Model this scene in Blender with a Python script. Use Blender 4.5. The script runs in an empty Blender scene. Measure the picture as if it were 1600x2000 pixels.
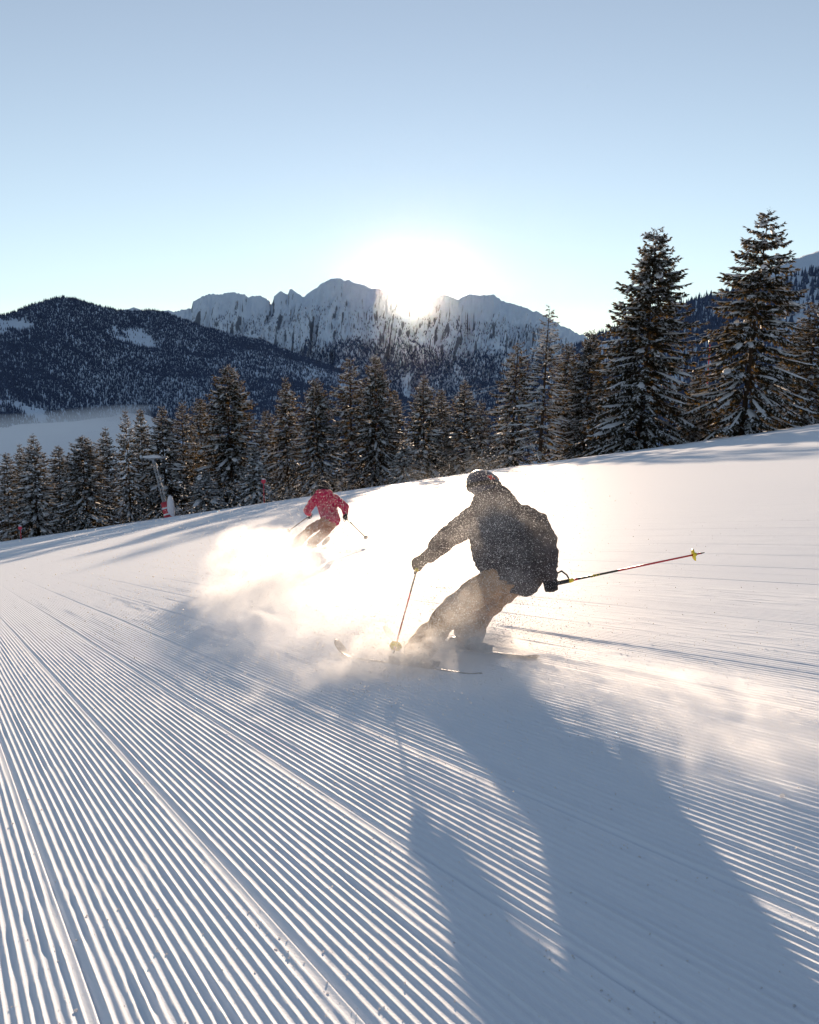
import bpy, bmesh, math, random
import numpy as np
from mathutils import Vector, Matrix, noise as mnoise

# ------------------------------------------------------------------ camera, sky, sun, exposure
scene = bpy.context.scene
COL = scene.collection
FPX = 1732.0                       # focal length in pixels of the 1600 x 2000 photograph
PITCH = math.radians(8.5)
CAM = np.array([0.0, 0.0, 1.488])
FW = np.array([0, math.cos(PITCH), -math.sin(PITCH)])
RT = np.array([1.0, 0, 0])
UP = np.array([0, math.sin(PITCH), math.cos(PITCH)])

cam = bpy.data.cameras.new('camera')
cam.sensor_fit = 'VERTICAL'; cam.sensor_height = 36.0
cam.lens = 36.0 * FPX / 2000.0
cam.clip_start = 0.05; cam.clip_end = 200000
camo = bpy.data.objects.new('camera', cam); COL.objects.link(camo)
camo.location = CAM; camo.rotation_euler = (math.radians(90) - PITCH, 0, 0)
scene.camera = camo

SUN_EL = math.radians(4.85); SUN_AZ = math.radians(0.35)     # azimuth to the right of +Y
SUN_DIR = np.array([math.sin(SUN_AZ) * math.cos(SUN_EL), math.cos(SUN_AZ) * math.cos(SUN_EL), math.sin(SUN_EL)])
world = bpy.data.worlds.new('World'); scene.world = world; world.use_nodes = True
wn = world.node_tree.nodes; wl = world.node_tree.links
sky = wn.new('ShaderNodeTexSky'); sky.sky_type = 'NISHITA'; sky.sun_disc = False
sky.sun_elevation = SUN_EL; sky.sun_rotation = SUN_AZ
sky.altitude = 1200; sky.air_density = 1.0; sky.dust_density = 0.03; sky.ozone_density = 2.4
wn['Background'].inputs[1].default_value = 0.098
hs = wn.new('ShaderNodeHueSaturation'); hs.inputs['Saturation'].default_value = 0.58
wl.new(sky.outputs[0], hs.inputs['Color']); wl.new(hs.outputs[0], wn['Background'].inputs[0])
sl = bpy.data.lights.new('sun_light', 'SUN'); sl.energy = 5.0; sl.angle = math.radians(0.53); sl.color = (1.0, 0.75, 0.53)
so = bpy.data.objects.new('sun_light', sl); COL.objects.link(so)
so.rotation_euler = Vector((-SUN_DIR[0], -SUN_DIR[1], -SUN_DIR[2])).to_track_quat('-Z', 'Y').to_euler()
scene.view_settings.view_transform = 'Standard'; scene.view_settings.look = 'None'
scene.view_settings.gamma = 1.0; scene.view_settings.use_curve_mapping = False
scene.view_settings.exposure = 1.25
scene.render.engine = 'CYCLES'
cy = scene.cycles
cy.use_denoising = True
cy.max_bounces = 8; cy.diffuse_bounces = 3; cy.glossy_bounces = 2; cy.transmission_bounces = 4
cy.transparent_max_bounces = 96; cy.volume_bounces = 2
cy.volume_step_rate = 0.7; cy.volume_max_steps = 256
cy.sample_clamp_indirect = 6.0

HAZE_DENSITY = 0.25e-6; HAZE_G = 0.97

# ------------------------------------------------------------------ helpers
rng = np.random.default_rng(7)
random.seed(7)

def ray(x, y):
    return FW + (x - 800.0) / FPX * RT + (1000.0 - y) / FPX * UP
def P(x, y, z):
    return CAM + z * ray(x, y)

def link(o, parent=None):
    COL.objects.link(o)
    if parent is not None: o.parent = parent
    return o
def tag(o, label=None, cat=None, group=None, kind=None):
    if label: o['label'] = label
    if cat: o['category'] = cat
    if group: o['group'] = group
    if kind: o['kind'] = kind
    return o
def empty(name, loc, label, cat, group=None):
    o = bpy.data.objects.new(name, None); o.location = loc; o.empty_display_size = 0.2
    link(o); return tag(o, label, cat, group)
def mesh_np(name, V, polys, mat, smooth=False):
    """polys: list of int arrays (n,3) or (n,4)"""
    V = np.asarray(V, dtype=np.float32)
    me = bpy.data.meshes.new(name)
    if not isinstance(polys, list): polys = [polys]
    polys = [np.asarray(p, dtype=np.int32) for p in polys if len(p)]
    loops = np.concatenate([p.ravel() for p in polys])
    tot = np.concatenate([np.full(len(p), p.shape[1], dtype=np.int32) for p in polys])
    start = np.concatenate([[0], np.cumsum(tot)[:-1]]).astype(np.int32)
    me.vertices.add(len(V)); me.vertices.foreach_set('co', V.ravel())
    me.loops.add(len(loops)); me.loops.foreach_set('vertex_index', loops)
    me.polygons.add(len(tot)); me.polygons.foreach_set('loop_start', start); me.polygons.foreach_set('loop_total', tot)
    if smooth: me.polygons.foreach_set('use_smooth', np.ones(len(tot), dtype=bool))
    me.update(calc_edges=True); me.validate(verbose=False)
    if mat: me.materials.append(mat)
    return me
def obj(name, me, parent=None, loc=None):
    o = bpy.data.objects.new(name, me)
    if loc is not None: o.location = loc
    return link(o, parent)
def grid_quads(nu, nv):
    i = np.arange(nu * nv).reshape(nu, nv)
    return np.stack([i[:-1, :-1], i[1:, :-1], i[1:, 1:], i[:-1, 1:]], -1).reshape(-1, 4)

# value noise in numpy (2-D), several octaves
_T = rng.random((256, 256)).astype(np.float64)
def vnoise(x, y):
    xi = np.floor(x).astype(int); yi = np.floor(y).astype(int)
    fx = x - xi; fy = y - yi
    fx = fx * fx * (3 - 2 * fx); fy = fy * fy * (3 - 2 * fy)
    a = _T[xi % 256, yi % 256]; b = _T[(xi + 1) % 256, yi % 256]
    c = _T[xi % 256, (yi + 1) % 256]; d = _T[(xi + 1) % 256, (yi + 1) % 256]
    return (a + (b - a) * fx) * (1 - fy) + (c + (d - c) * fx) * fy - 0.5
def fbm(x, y, octs=5, gain=0.5, ridged=False):
    s = np.zeros(np.broadcast(x, y).shape); a = 1.0
    for k in range(octs):
        n = vnoise(x + 17.3 * k, y - 9.1 * k)
        s = s + a * ((0.25 - np.abs(n)) * 2 if ridged else n)
        x = x * 2.03; y = y * 2.03; a *= gain
    return s

# ------------------------------------------------------------------ materials
def new_mat(name):
    m = bpy.data.materials.new(name); m.use_nodes = True
    n = m.node_tree.nodes; l = m.node_tree.links
    return m, n, l, n['Principled BSDF']
def simple(name, col, rough=0.6, spec=0.3, var=0.0, scale=20.0, metal=0.0):
    m, n, l, b = new_mat(name)
    b.inputs['Roughness'].default_value = rough
    b.inputs['Specular IOR Level'].default_value = spec
    b.inputs['Metallic'].default_value = metal
    if var > 0:
        tc = n.new('ShaderNodeTexCoord'); t = n.new('ShaderNodeTexNoise'); r = n.new('ShaderNodeValToRGB')
        t.inputs['Scale'].default_value = scale; t.inputs['Detail'].default_value = 4
        l.new(tc.outputs['Object'], t.inputs['Vector']); l.new(t.outputs['Fac'], r.inputs[0])
        r.color_ramp.elements[0].position = 0.3; r.color_ramp.elements[1].position = 0.7
        r.color_ramp.elements[0].color = [c * (1 - var) for c in col] + [1]
        r.color_ramp.elements[1].color = [min(1, c * (1 + var)) for c in col] + [1]
        l.new(r.outputs[0], b.inputs['Base Color'])
        bp = n.new('ShaderNodeBump'); bp.inputs['Strength'].default_value = 0.25; bp.inputs['Distance'].default_value = 0.01
        l.new(t.outputs['Fac'], bp.inputs['Height']); l.new(bp.outputs[0], b.inputs['Normal'])
    else:
        b.inputs['Base Color'].default_value = (*col, 1)
    return m

def snow_mat(name, piste=False, bump_scale=60.0, bump_dist=0.004, col=(0.765, 0.83, 0.95)):
    m, n, l, b = new_mat(name)
    b.inputs['Base Color'].default_value = (*col, 1)
    b.inputs['Roughness'].default_value = 0.62
    b.inputs['Specular IOR Level'].default_value = 0.012 if piste else 0.03
    if piste:
        b.inputs['Subsurface Weight'].default_value = 0.7; b.inputs['Subsurface Radius'].default_value = (1.0, 1.0, 1.0); b.inputs['Subsurface Scale'].default_value = 0.004
    tc = n.new('ShaderNodeTexCoord')
    t = n.new('ShaderNodeTexNoise'); t.inputs['Scale'].default_value = bump_scale; t.inputs['Detail'].default_value = 5
    t.inputs['Roughness'].default_value = 0.7
    l.new(tc.outputs['Object'], t.inputs['Vector'])
    bp = n.new('ShaderNodeBump'); bp.inputs['Strength'].default_value = 0.6; bp.inputs['Distance'].default_value = bump_dist
    l.new(t.outputs['Fac'], bp.inputs['Height'])
    last = bp
    if piste:
        # larger wind-packed unevenness, stretched along the grooming direction
        mp = n.new('ShaderNodeMapping'); mp.inputs['Rotation'].default_value = (0, 0, math.radians(-29)); mp.inputs['Scale'].default_value = (2.2, 0.35, 1)
        l.new(tc.outputs['Object'], mp.inputs['Vector'])
        t2 = n.new('ShaderNodeTexNoise'); t2.inputs['Scale'].default_value = 1.0; t2.inputs['Detail'].default_value = 8; t2.inputs['Roughness'].default_value = 0.65
        l.new(mp.outputs[0], t2.inputs['Vector'])
        bp2 = n.new('ShaderNodeBump'); bp2.inputs['Strength'].default_value = 0.5; bp2.inputs['Distance'].default_value = 0.007
        l.new(t2.outputs['Fac'], bp2.inputs['Height']); l.new(bp.outputs[0], bp2.inputs['Normal'])
        last = bp2
    l.new(last.outputs[0], b.inputs['Normal'])
    return m

M_piste = snow_mat('groomed snow', True, 110.0, 0.0035)
M_snow = snow_mat('soft snow', False, 12.0, 0.02)
M_crumb = None

def needle_mat():
    m, n, l, b = new_mat('spruce needles')
    tc = n.new('ShaderNodeTexCoord'); t = n.new('ShaderNodeTexNoise'); r = n.new('ShaderNodeValToRGB')
    t.inputs['Scale'].default_value = 1.3; t.inputs['Detail'].default_value = 3
    l.new(tc.outputs['Object'], t.inputs['Vector']); l.new(t.outputs['Fac'], r.inputs[0])
    r.color_ramp.elements[0].position = 0.35; r.color_ramp.elements[1].position = 0.7
    r.color_ramp.elements[0].color = (0.024, 0.030, 0.024, 1); r.color_ramp.elements[1].color = (0.055, 0.050, 0.032, 1)
    l.new(r.outputs[0], b.inputs['Base Color']); b.inputs['Roughness'].default_value = 0.6
    b.inputs['Specular IOR Level'].default_value = 0.2
    tr = n.new('ShaderNodeBsdfTranslucent'); tr.inputs[0].default_value = (0.13, 0.085, 0.028, 1)
    mx = n.new('ShaderNodeMixShader'); mx.inputs[0].default_value = 0.28
    l.new(b.outputs[0], mx.inputs[1]); l.new(tr.outputs[0], mx.inputs[2]); l.new(mx.outputs[0], n['Material Output'].inputs[0])
    return m
def treesnow_mat(name, trans=0.25):
    m, n, l, b = new_mat(name)
    b.inputs['Base Color'].default_value = (0.85, 0.86, 0.89, 1); b.inputs['Roughness'].default_value = 0.6
    b.inputs['Specular IOR Level'].default_value = 0.1
    tr = n.new('ShaderNodeBsdfTranslucent'); tr.inputs[0].default_value = (0.75, 0.74, 0.74, 1)
    mx = n.new('ShaderNodeMixShader'); mx.inputs[0].default_value = trans
    l.new(b.outputs[0], mx.inputs[1]); l.new(tr.outputs[0], mx.inputs[2]); l.new(mx.outputs[0], n['Material Output'].inputs[0])
    return m
M_needle = needle_mat()
M_treesnow = treesnow_mat('snow on branches')
M_bark = simple('spruce bark', (0.075, 0.05, 0.035), 0.85, 0.1, 0.4, 6.0)

# ------------------------------------------------------------------ the ski slope
SX, SY = 0.1472, -0.0950            # cross-fall and fall of the slope
GA = math.radians(29.0)             # grooming runs 29 degrees left of straight ahead
GC, GS = math.cos(GA), math.sin(GA)
PITCH_G = 0.0336                    # groove spacing
def ground(x, y):
    x = np.asarray(x, dtype=float); y = np.asarray(y, dtype=float)
    xs = np.where(np.abs(x) > 260, np.sign(x) * (260 + (np.abs(x) - 260) * 0.25), x)
    z = SX * xs + SY * np.where(y < -40, -40, y)
    c = np.clip(y - 57, 0, 93); z = z - 0.000307 * c * c
    z = z - np.clip(y - 150, 0, None) * 0.0571
    e = np.clip(y - 150, 0, 300); z = z - 0.0005 * e * e
    z = z - np.clip(y - 450, 0, None) * 0.30
    d = np.sqrt(x * x + y * y)
    far = np.clip((d - 12) / 30, 0, 1)
    z = z + far * (0.03 * vnoise(x / 9.0 + 3.1, y / 14.0) + 0.28 * vnoise(x / 31.0, y / 37.0 + 5.5)) * np.clip((140 - y) / 60, 0.3, 1)
    return z
def warp(t, s):
    return 0.004 * vnoise(s * 1.1 + 3, t * 9) + 0.012 * vnoise(s * 0.22, t * 0.8)
def slope_detail(x, y):
    """corduroy, seams, chopped tracks: height added to the smooth slope"""
    t = x * GC + y * GS; s = -x * GS + y * GC
    d = np.sqrt(x * x + y * y)
    fade = np.clip((36 - d) / 30, 0, 1) ** 1.7 * np.clip((t + 3.0) / 0.8, 0, 1) * np.clip((23.5 - t) / 8, 0, 1) * np.clip((35 - s) / 5, 0, 1)
    fade = fade * (1 - 0.68 * np.clip((t - 3.4) / 2.2, 0, 1))      # the upper passes were set more shallowly
    tt = t + warp(t, s)
    ph = tt / PITCH_G
    gi = np.floor(ph)
    # little offsets where the tiller hopped
    hop = np.where(vnoise(gi * 7.7 + 0.5, np.floor(s * 0.55 + vnoise(gi * 3.3, gi * 0.7) * 6)) > 0.34, 0.0028, 0.0)
    amp = 0.0064 * (1 + 0.28 * vnoise(s * 1.4, gi * 1.7) + 0.3 * vnoise(s * 7, gi * 3.1))
    prof = 1 - np.abs(np.sin(np.pi * ph))
    prof = prof ** 1.3
    # seams every 18 grooves
    sp = 0.6055; u = (tt - 0.333) / sp; du = (u - np.round(u)) * sp
    seam = np.exp(-(np.abs(du - 0.010) / 0.0065) ** 2)
    seamR = np.exp(-((du + 0.020) / 0.010) ** 2)
    seam_id = np.round(u)
    k = 0.55 + 0.9 * (vnoise(seam_id * 5.3, seam_id * 1.9) + 0.5)
    rough = vnoise(s * 19, t * 55) + 0.6 * vnoise(s * 43, t * 110)
    h = amp * prof * (1 - 0.75 * seamR * k) * (1 - 0.6 * seam) + hop * prof
    h = h - 0.009 * k * seam + 0.0022 * seamR * k * (0.2 + 1.6 * rough)
    crumble = np.clip(fbm(x * 0.9 + 4, y * 0.9, 3, 0.6) - 0.22, 0, 1) * 3.0
    h = h + (0.0007 + 0.0028 * np.clip(crumble, 0, 1)) * (rough + 0.5 * vnoise(s * 9, t * 30)) * (0.4 + prof)
    # rubbed-out stretches: tracks of earlier skiers across the right side
    tr = 0
    for (x0, y0, x1, y1, w, a) in TRACKS:
        dx, dy = x1 - x0, y1 - y0; L = math.hypot(dx, dy); dx /= L; dy /= L
        lat = -(x - x0) * dy + (y - y0) * dx; al = (x - x0) * dx + (y - y0) * dy
        lat = lat + 0.25 * vnoise(al * 0.25, al * 0.1 + w * 9)
        tr = np.maximum(tr, a * np.exp(-(lat / w) ** 2) * np.clip(al / 1.5 + 0.5, 0, 1) * np.clip((L - al) / 1.5 + 0.5, 0, 1))
    h = h * (1 - tr)
    lump = fbm(x * 4.1, y * 4.1, 3, 0.6) * 0.003 + np.abs(fbm(x * 15, y * 15, 3, 0.7)) * 0.010
    h = h * fade + tr * lump * np.clip((45 - d) / 20, 0, 1)
    h = h + 0.003 * vnoise(x * 0.9, y * 0.9) * np.clip((20 - d) / 10, 0, 1)
    return h
def pg(x, y):
    """slope point under a pixel of the photograph (used to lay out tracks)"""
    z = 1 / (0.000389 * (0.147 * x + y - 1024.6)); q = z * ray(x, y); return float(q[0]), float(q[1])
TRACKS = []
for (a, b, w, s_) in [((1000, 1128), (1700, 1190), 0.33, 0.95), ((1100, 1195), (1700, 1290), 0.42, 0.85),
                      ((1080, 1250), (1700, 1370), 0.16, 0.9), ((640, 1130), (990, 1260), 0.20, 0.6),
                      ((180, 1085), (420, 1115), 0.9, 0.7), ((900, 1010), (1600, 1000), 1.3, 0.35), ((700, 1030), (1600, 1060), 1.0, 0.35)]:
    TRACKS.append((*pg(*a), *pg(*b), w, s_))

def build_slope():
    """one sheet: a fine block in front of the camera whose rows follow the grooves, coarse blocks all round it out to the drop-off"""
    t0, t1, s0, s1 = -95 * PITCH_G, 714 * PITCH_G, -0.4, 36.0
    tf = np.concatenate([np.arange(-95 * 6, 283 * 6) * PITCH_G / 6, np.arange(283 * 4, 714 * 4 + 1) * PITCH_G / 4])
    s_f = [s0]
    while s_f[-1] < s1: s_f.append(s_f[-1] + 0.05 + 0.022 * max(0, s_f[-1] - 1.0))
    s_f[-1] = s1
    sf = np.array(s_f)
    lo = t0 - np.cumsum(0.05 * 1.14 ** np.arange(68)); lo = lo[lo > -950][::-1]
    hi = t1 + np.cumsum(0.3 * 1.10 ** np.arange(68)); hi = hi[hi < 950]
    tc = np.concatenate([lo, np.linspace(t0, t1, 68), hi])
    sb = s0 - np.cumsum(0.15 * 1.2 ** np.arange(26)); sb = sb[::-1]
    sa = s1 + np.cumsum(0.7 * 1.035 ** np.arange(105))
    Vs, Fs, base = [], [], 0
    for t, s, cut in ((tf, sf, False), (tc, np.concatenate([sb, sf, sa]), True)):
        Tm, Sm = np.meshgrid(t, s, indexing='ij')
        if not cut:      # the rows follow the slight wander of the grooves
            Tm = Tm - warp(Tm, Sm) * np.clip((Tm - t0) / 0.2, 0, 1) * np.clip((t1 - Tm) / 0.5, 0, 1) * np.clip((s1 - Sm) / 1.0, 0, 1)
        X = Tm * GC - Sm * GS; Y = Tm * GS + Sm * GC
        Z = ground(X, Y) + slope_detail(X, Y)
        q = grid_quads(len(t), len(s))
        yc = Y.reshape(-1)[q].mean(1); k = (yc > -60) & (yc < 900)
        if cut:
            tq = Tm.reshape(-1)[q].mean(1); sq = Sm.reshape(-1)[q].mean(1)
            k &= ~((tq > t0) & (tq < t1) & (sq > s0) & (sq < s1))
        Vs.append(np.stack([X, Y, Z], -1).reshape(-1, 3)); Fs.append(q[k] + base); base += X.size
    V = np.concatenate(Vs); F = np.concatenate(Fs)
    used = np.zeros(len(V), bool); used[F.ravel()] = True
    idx = np.cumsum(used) - 1
    me = mesh_np('ski_slope', V[used], idx[F], M_piste, True)
    o = obj('ski_slope', me)
    tag(o, 'groomed snow ski slope with fine corduroy grooves', kind='structure')
    return o
build_slope()

# snow crumbs lying on the corduroy
ICO = None
def ico(sub=1):
    bm = bmesh.new(); bmesh.ops.create_icosphere(bm, subdivisions=sub, radius=1)
    v = np.array([x.co[:] for x in bm.verts]); f = np.array([[q.index for q in p.verts] for p in bm.faces]); bm.free()
    return v, f
IV, IF = ico(1)
I2V, I2F = ico(2)
def scatter_blobs(pts, rad, base=(IV, IF), jitter=0.35, squash=None):
    bv, bf = base
    n = len(pts); k = len(bv)
    sc = 1 + jitter * (rng.random((n, k, 1)) - 0.5) * 2
    an = rng.random((n, 1, 3)) * 0.6 + 0.7
    V = pts[:, None, :] + bv[None] * sc * an * rad[:, None, None]
    F = (bf[None] + (np.arange(n) * k)[:, None, None]).reshape(-1, 3)
    return V.reshape(-1, 3), F
def crumbs():
    n = 3000
    d = 1.8 + 14 * rng.random(n) ** 1.7; a = (rng.random(n) - 0.5) * 1.15
    x = d * np.sin(a); y = d * np.cos(a)
    # more of them along the seams
    t = x * GC + y * GS; s = -x * GS + y * GC
    m = rng.random(n) < 0.35
    t = np.where(m, 0.333 - 0.045 + 0.6055 * np.round((t - 0.333) / 0.6055) + rng.normal(0, 0.02, n), t)
    x = t * GC - s * GS; y = t * GS + s * GC
    r = 0.0014 + 0.0028 * rng.random(n) ** 3 + np.where(rng.random(n) < 0.012, 0.004, 0)
    z = ground(x, y) + slope_detail(x, y) + r * 0.3
    V, F = scatter_blobs(np.stack([x, y, z], 1), r)
    o = obj('snow_crumbs', mesh_np('snow_crumbs', V, F, treesnow_mat('snow crumbs', 0.6), True))
    tag(o, 'small loose crumbs of snow scattered over the corduroy', kind='stuff')
crumbs()

# ------------------------------------------------------------------ mountains, valley, fog, forests
def mountain_mat(name, snowcol=(0.72, 0.82, 0.94), rock=(0.17, 0.20, 0.25), mode='peak'):
    m, n, l, b = new_mat(name)
    b.inputs['Roughness'].default_value = 0.8; b.inputs['Specular IOR Level'].default_value = 0.05
    tc = n.new('ShaderNodeTexCoord'); geo = n.new('ShaderNodeNewGeometry')
    mp = n.new('ShaderNodeMapping'); mp.inputs['Scale'].default_value = (1, 1, 0.7)
    l.new(tc.outputs['Object'], mp.inputs['Vector'])
    t = n.new('ShaderNodeTexNoise'); t.inputs['Scale'].default_value = 0.05 if mode == 'peak' else 0.03
    t.inputs['Detail'].default_value = 9; t.inputs['Roughness'].default_value = 0.72
    l.new(mp.outputs[0], t.inputs['Vector'])
    sep = n.new('ShaderNodeSeparateXYZ'); l.new(geo.outputs['Normal'], sep.inputs[0])
    ma = n.new('ShaderNodeMath'); ma.operation = 'MULTIPLY_ADD'; ma.inputs[1].default_value = 1.5 if mode == 'peak' else 0.75; ma.inputs[2].default_value = -0.67 if mode == 'peak' else -0.20
    l.new(sep.outputs['Z'], ma.inputs[0])
    ad = n.new('ShaderNodeMath'); ad.operation = 'ADD'; l.new(ma.outputs[0], ad.inputs[0]); l.new(t.outputs['Fac'], ad.inputs[1])
    r = n.new('ShaderNodeValToRGB'); l.new(ad.outputs[0], r.inputs[0])
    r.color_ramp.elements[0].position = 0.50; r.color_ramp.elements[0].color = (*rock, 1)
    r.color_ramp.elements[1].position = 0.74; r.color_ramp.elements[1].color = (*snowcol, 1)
    l.new(r.outputs[0], b.inputs['Base Color'])
    bp = n.new('ShaderNodeBump'); bp.inputs['Strength'].default_value = 0.8; bp.inputs['Distance'].default_value = 14.0
    l.new(t.outputs['Fac'], bp.inputs['Height']); l.new(bp.outputs[0], b.inputs['Normal'])
    return m
M_peak = mountain_mat('snow and rock')
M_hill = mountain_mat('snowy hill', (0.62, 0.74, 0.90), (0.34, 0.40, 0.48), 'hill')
def forest_mat():
    m, n, l, b = new_mat('far forest')
    tc = n.new('ShaderNodeTexCoord'); t = n.new('ShaderNodeTexNoise'); r = n.new('ShaderNodeValToRGB')
    t.inputs['Scale'].default_value = 0.09; t.inputs['Detail'].default_value = 6; t.inputs['Roughness'].default_value = 0.8
    l.new(tc.outputs['Object'], t.inputs['Vector']); l.new(t.outputs['Fac'], r.inputs[0])
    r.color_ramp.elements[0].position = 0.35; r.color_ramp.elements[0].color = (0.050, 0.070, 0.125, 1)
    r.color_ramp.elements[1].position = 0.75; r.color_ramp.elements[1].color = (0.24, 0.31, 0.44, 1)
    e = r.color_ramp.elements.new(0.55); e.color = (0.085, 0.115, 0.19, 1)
    l.new(r.outputs[0], b.inputs['Base Color']); b.inputs['Roughness'].default_value = 0.9; b.inputs['Specular IOR Level'].default_value = 0.0
    return m
M_forest = forest_mat()

def dirs(x, y):
    """horizontal unit direction (az) and tan(elevation) of photograph pixels (arrays)"""
    u = (np.asarray(x, float) - 800) / FPX; v = (1000 - np.asarray(y, float)) / FPX
    dy = FW[1] + v * UP[1]; dz = FW[2] + v * UP[2]; h = np.hypot(u, dy)
    return u / h, dy / h, dz / h
class Range:
    """A mountain side: foot line and ridge line with true distances, surface between and a back slope behind."""
    def __init__(self, ridge, dist, foot_z, foot_d, x0, x1, namp, nscale, prof=1.0, ridged=0.6, back=0.55, jag=0.0, seed=0.0):
        self.__dict__.update(locals())
        rx, ry = zip(*ridge); dx, dd = zip(*dist); fx, fd = zip(*foot_d)
        self.rx, self.ry, self.dx, self.dd, self.fx, self.fd = map(np.array, (rx, ry, dx, dd, fx, fd))
    def at(self, x, t):
        x = np.asarray(x, float); t = np.asarray(t, float)
        ry = np.interp(x, self.rx, self.ry)
        if self.jag > 3:
            x = np.broadcast_to(x, np.broadcast(x, t).shape); sm = sum(np.interp(x + k, self.rx, self.ry) for k in range(-75, 76, 10)) / 16.0
            w = np.clip((t - 0.80) / 0.19, 0, 1); w = w * w * (3 - 2 * w)
            ry = sm + (ry - sm) * w
        if self.jag: ry = ry + self.jag * fbm(x / 9.0 + self.seed + 2.5 * (1 - t), x * 0 + 1.7 + 4 * (1 - t), 4, 0.6) * np.clip(t * 1.6 - 0.6, 0, 1)
        ax, ay, te = dirs(x, ry)
        if self.jag > 3: spur = 125 * (fbm(x / 34.0 + 2.2 * (1 - t) + 0.5 * fbm(x / 50, t * 4, 2), t * 2.4 + x / 160.0, 5, 0.6, True) - 0.42)
        D = np.interp(x, self.dx, self.dd); Fd = np.interp(x, self.fx, self.fd)
        H = CAM[2] + te * D
        fz = self.foot_z
        r = Fd + (D - Fd) * t
        tt = np.clip(t, 0, 1)
        z = fz + (H - fz) * tt ** self.prof
        z = np.where(t > 1, H - (t - 1) * (D - Fd) * self.back, z)
        X = ax * r; Y = ay * r
        w = np.clip(np.minimum(tt * 5, (1 - tt) * 4.0), 0, 1)
        n = (1 - self.ridged) * fbm(X / self.nscale + self.seed, Y / self.nscale, 6) + self.ridged * fbm(X / self.nscale + self.seed, Y / self.nscale * 0.6, 6, 0.55, True) - self.ridged * 0.35
        z = z + self.namp * n * w
        if self.jag > 3: z = z + spur * np.clip((1 - tt) * 7, 0, 1) * np.clip(tt * 3 - 0.8, 0, 1)
        return X, Y, z
    def build(self, name, mat, nx, nt, label):
        x = np.linspace(self.x0, self.x1, nx); t = np.concatenate([np.linspace(0, 1, nt), np.linspace(1.05, 1.9, 8)])
        Xp, Tp = np.meshgrid(x, t, indexing='ij')
        X, Y, Z = self.at(Xp, Tp)
        o = obj(name, mesh_np(name, np.stack([X, Y, Z], -1).reshape(-1, 3), grid_quads(len(x), len(t)), mat, True))
        return tag(o, label, kind='structure')
FOG_Z = -128.0
far_peak = Range([(-400, 640), (150, 625), (232, 608), (250, 603), (262, 600), (272, 602), (285, 610), (330, 606), (420, 640)], [(-400, 9500), (420, 9500)], -400, [(-400, 7000), (420, 7000)], -300, 420, 120, 700, 1.0, 0.7, jag=2)
mid = Range([(200, 640), (300, 622), (342, 609), (358, 604), (374, 601), (377, 587), (392, 579), (402, 574), (425, 575), (455, 572), (470, 574), (488, 579), (505, 577), (519, 581), (527, 587), (529, 596), (533, 588), (536, 576), (547, 571), (556, 571), (562, 577), (566, 566), (571, 564), (583, 572), (592, 578), (602, 573), (620, 560), (641, 546), (648, 543), (668, 543), (682, 549), (705, 556), (730, 563), (748, 567), (765, 576), (785, 592), (806, 607), (828, 600), (850, 584), (866, 575), (880, 579), (896, 586), (905, 580), (920, 577), (948, 576), (965, 577), (978, 586), (1000, 595), (1030, 602), (1060, 613), (1090, 632), (1115, 645), (1142, 656), (1180, 690), (1300, 740), (1500, 800)],
            [(200, 7600), (500, 8200), (660, 8600), (800, 8400), (950, 8000), (1140, 7200), (1500, 6000)], -330, [(200, 4700), (600, 4500), (1000, 4200), (1500, 3600)], 200, 1450, 150, 1100, 1.45, 0.75, jag=5.0, seed=4.2)
left = Range([(-700, 700), (-300, 650), (-80, 628), (0, 617), (25, 612), (60, 597), (100, 585), (125, 581), (150, 585), (180, 594), (205, 601), (235, 607), (260, 609), (285, 606), (305, 607), (330, 613), (350, 621), (400, 640), (450, 651), (520, 668), (600, 700), (700, 735), (820, 790), (900, 830)],
             [(-700, 4200), (0, 4300), (125, 4500), (300, 5000), (500, 5300), (900, 4700)], -240, [(-700, 2400), (0, 2500), (230, 3600), (400, 3300), (520, 2500), (900, 1700)], -600, 880, 75, 520, 0.95, 0.35, jag=1.2, seed=9.1)
right = Range([(860, 880), (980, 790), (1100, 690), (1142, 668), (1165, 655), (1200, 643), (1260, 622), (1330, 594), (1380, 581), (1420, 570), (1450, 560), (1520, 545), (1600, 528), (1800, 470), (2200, 430)],
              [(860, 2000), (980, 1900), (1142, 1750), (1400, 1450), (1600, 1300), (2200, 1200)], -60, [(860, 620), (980, 600), (1142, 560), (1600, 420), (2200, 380)], 865, 2200, 16, 120, 0.9, 0.4, seed=2.2)
shoulder = Range([(1300, 640), (1400, 585), (1480, 538), (1530, 514), (1560, 503), (1600, 489), (1700, 455), (2000, 400), (2300, 390)], [(1300, 3400), (2300, 3000)], -100, [(1300, 1900), (2300, 1700)], 1300, 2300, 40, 300, 1.0, 0.4, jag=1.5, seed=7.7)
far_peak.build('distant_peak', M_peak, 160, 30, 'small pale peak far behind the forested hill')
mid.build('mountain_range', M_peak, 760, 190, 'rocky snow covered mountain range under the sun')
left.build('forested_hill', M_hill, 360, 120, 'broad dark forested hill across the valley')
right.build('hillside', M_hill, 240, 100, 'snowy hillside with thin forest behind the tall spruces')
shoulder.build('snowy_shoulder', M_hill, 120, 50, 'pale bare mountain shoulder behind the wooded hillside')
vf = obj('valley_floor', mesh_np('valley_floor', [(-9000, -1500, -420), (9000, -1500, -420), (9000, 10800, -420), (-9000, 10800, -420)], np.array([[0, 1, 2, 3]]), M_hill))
tag(vf, 'snow covered valley floor under the fog', kind='structure')

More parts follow.
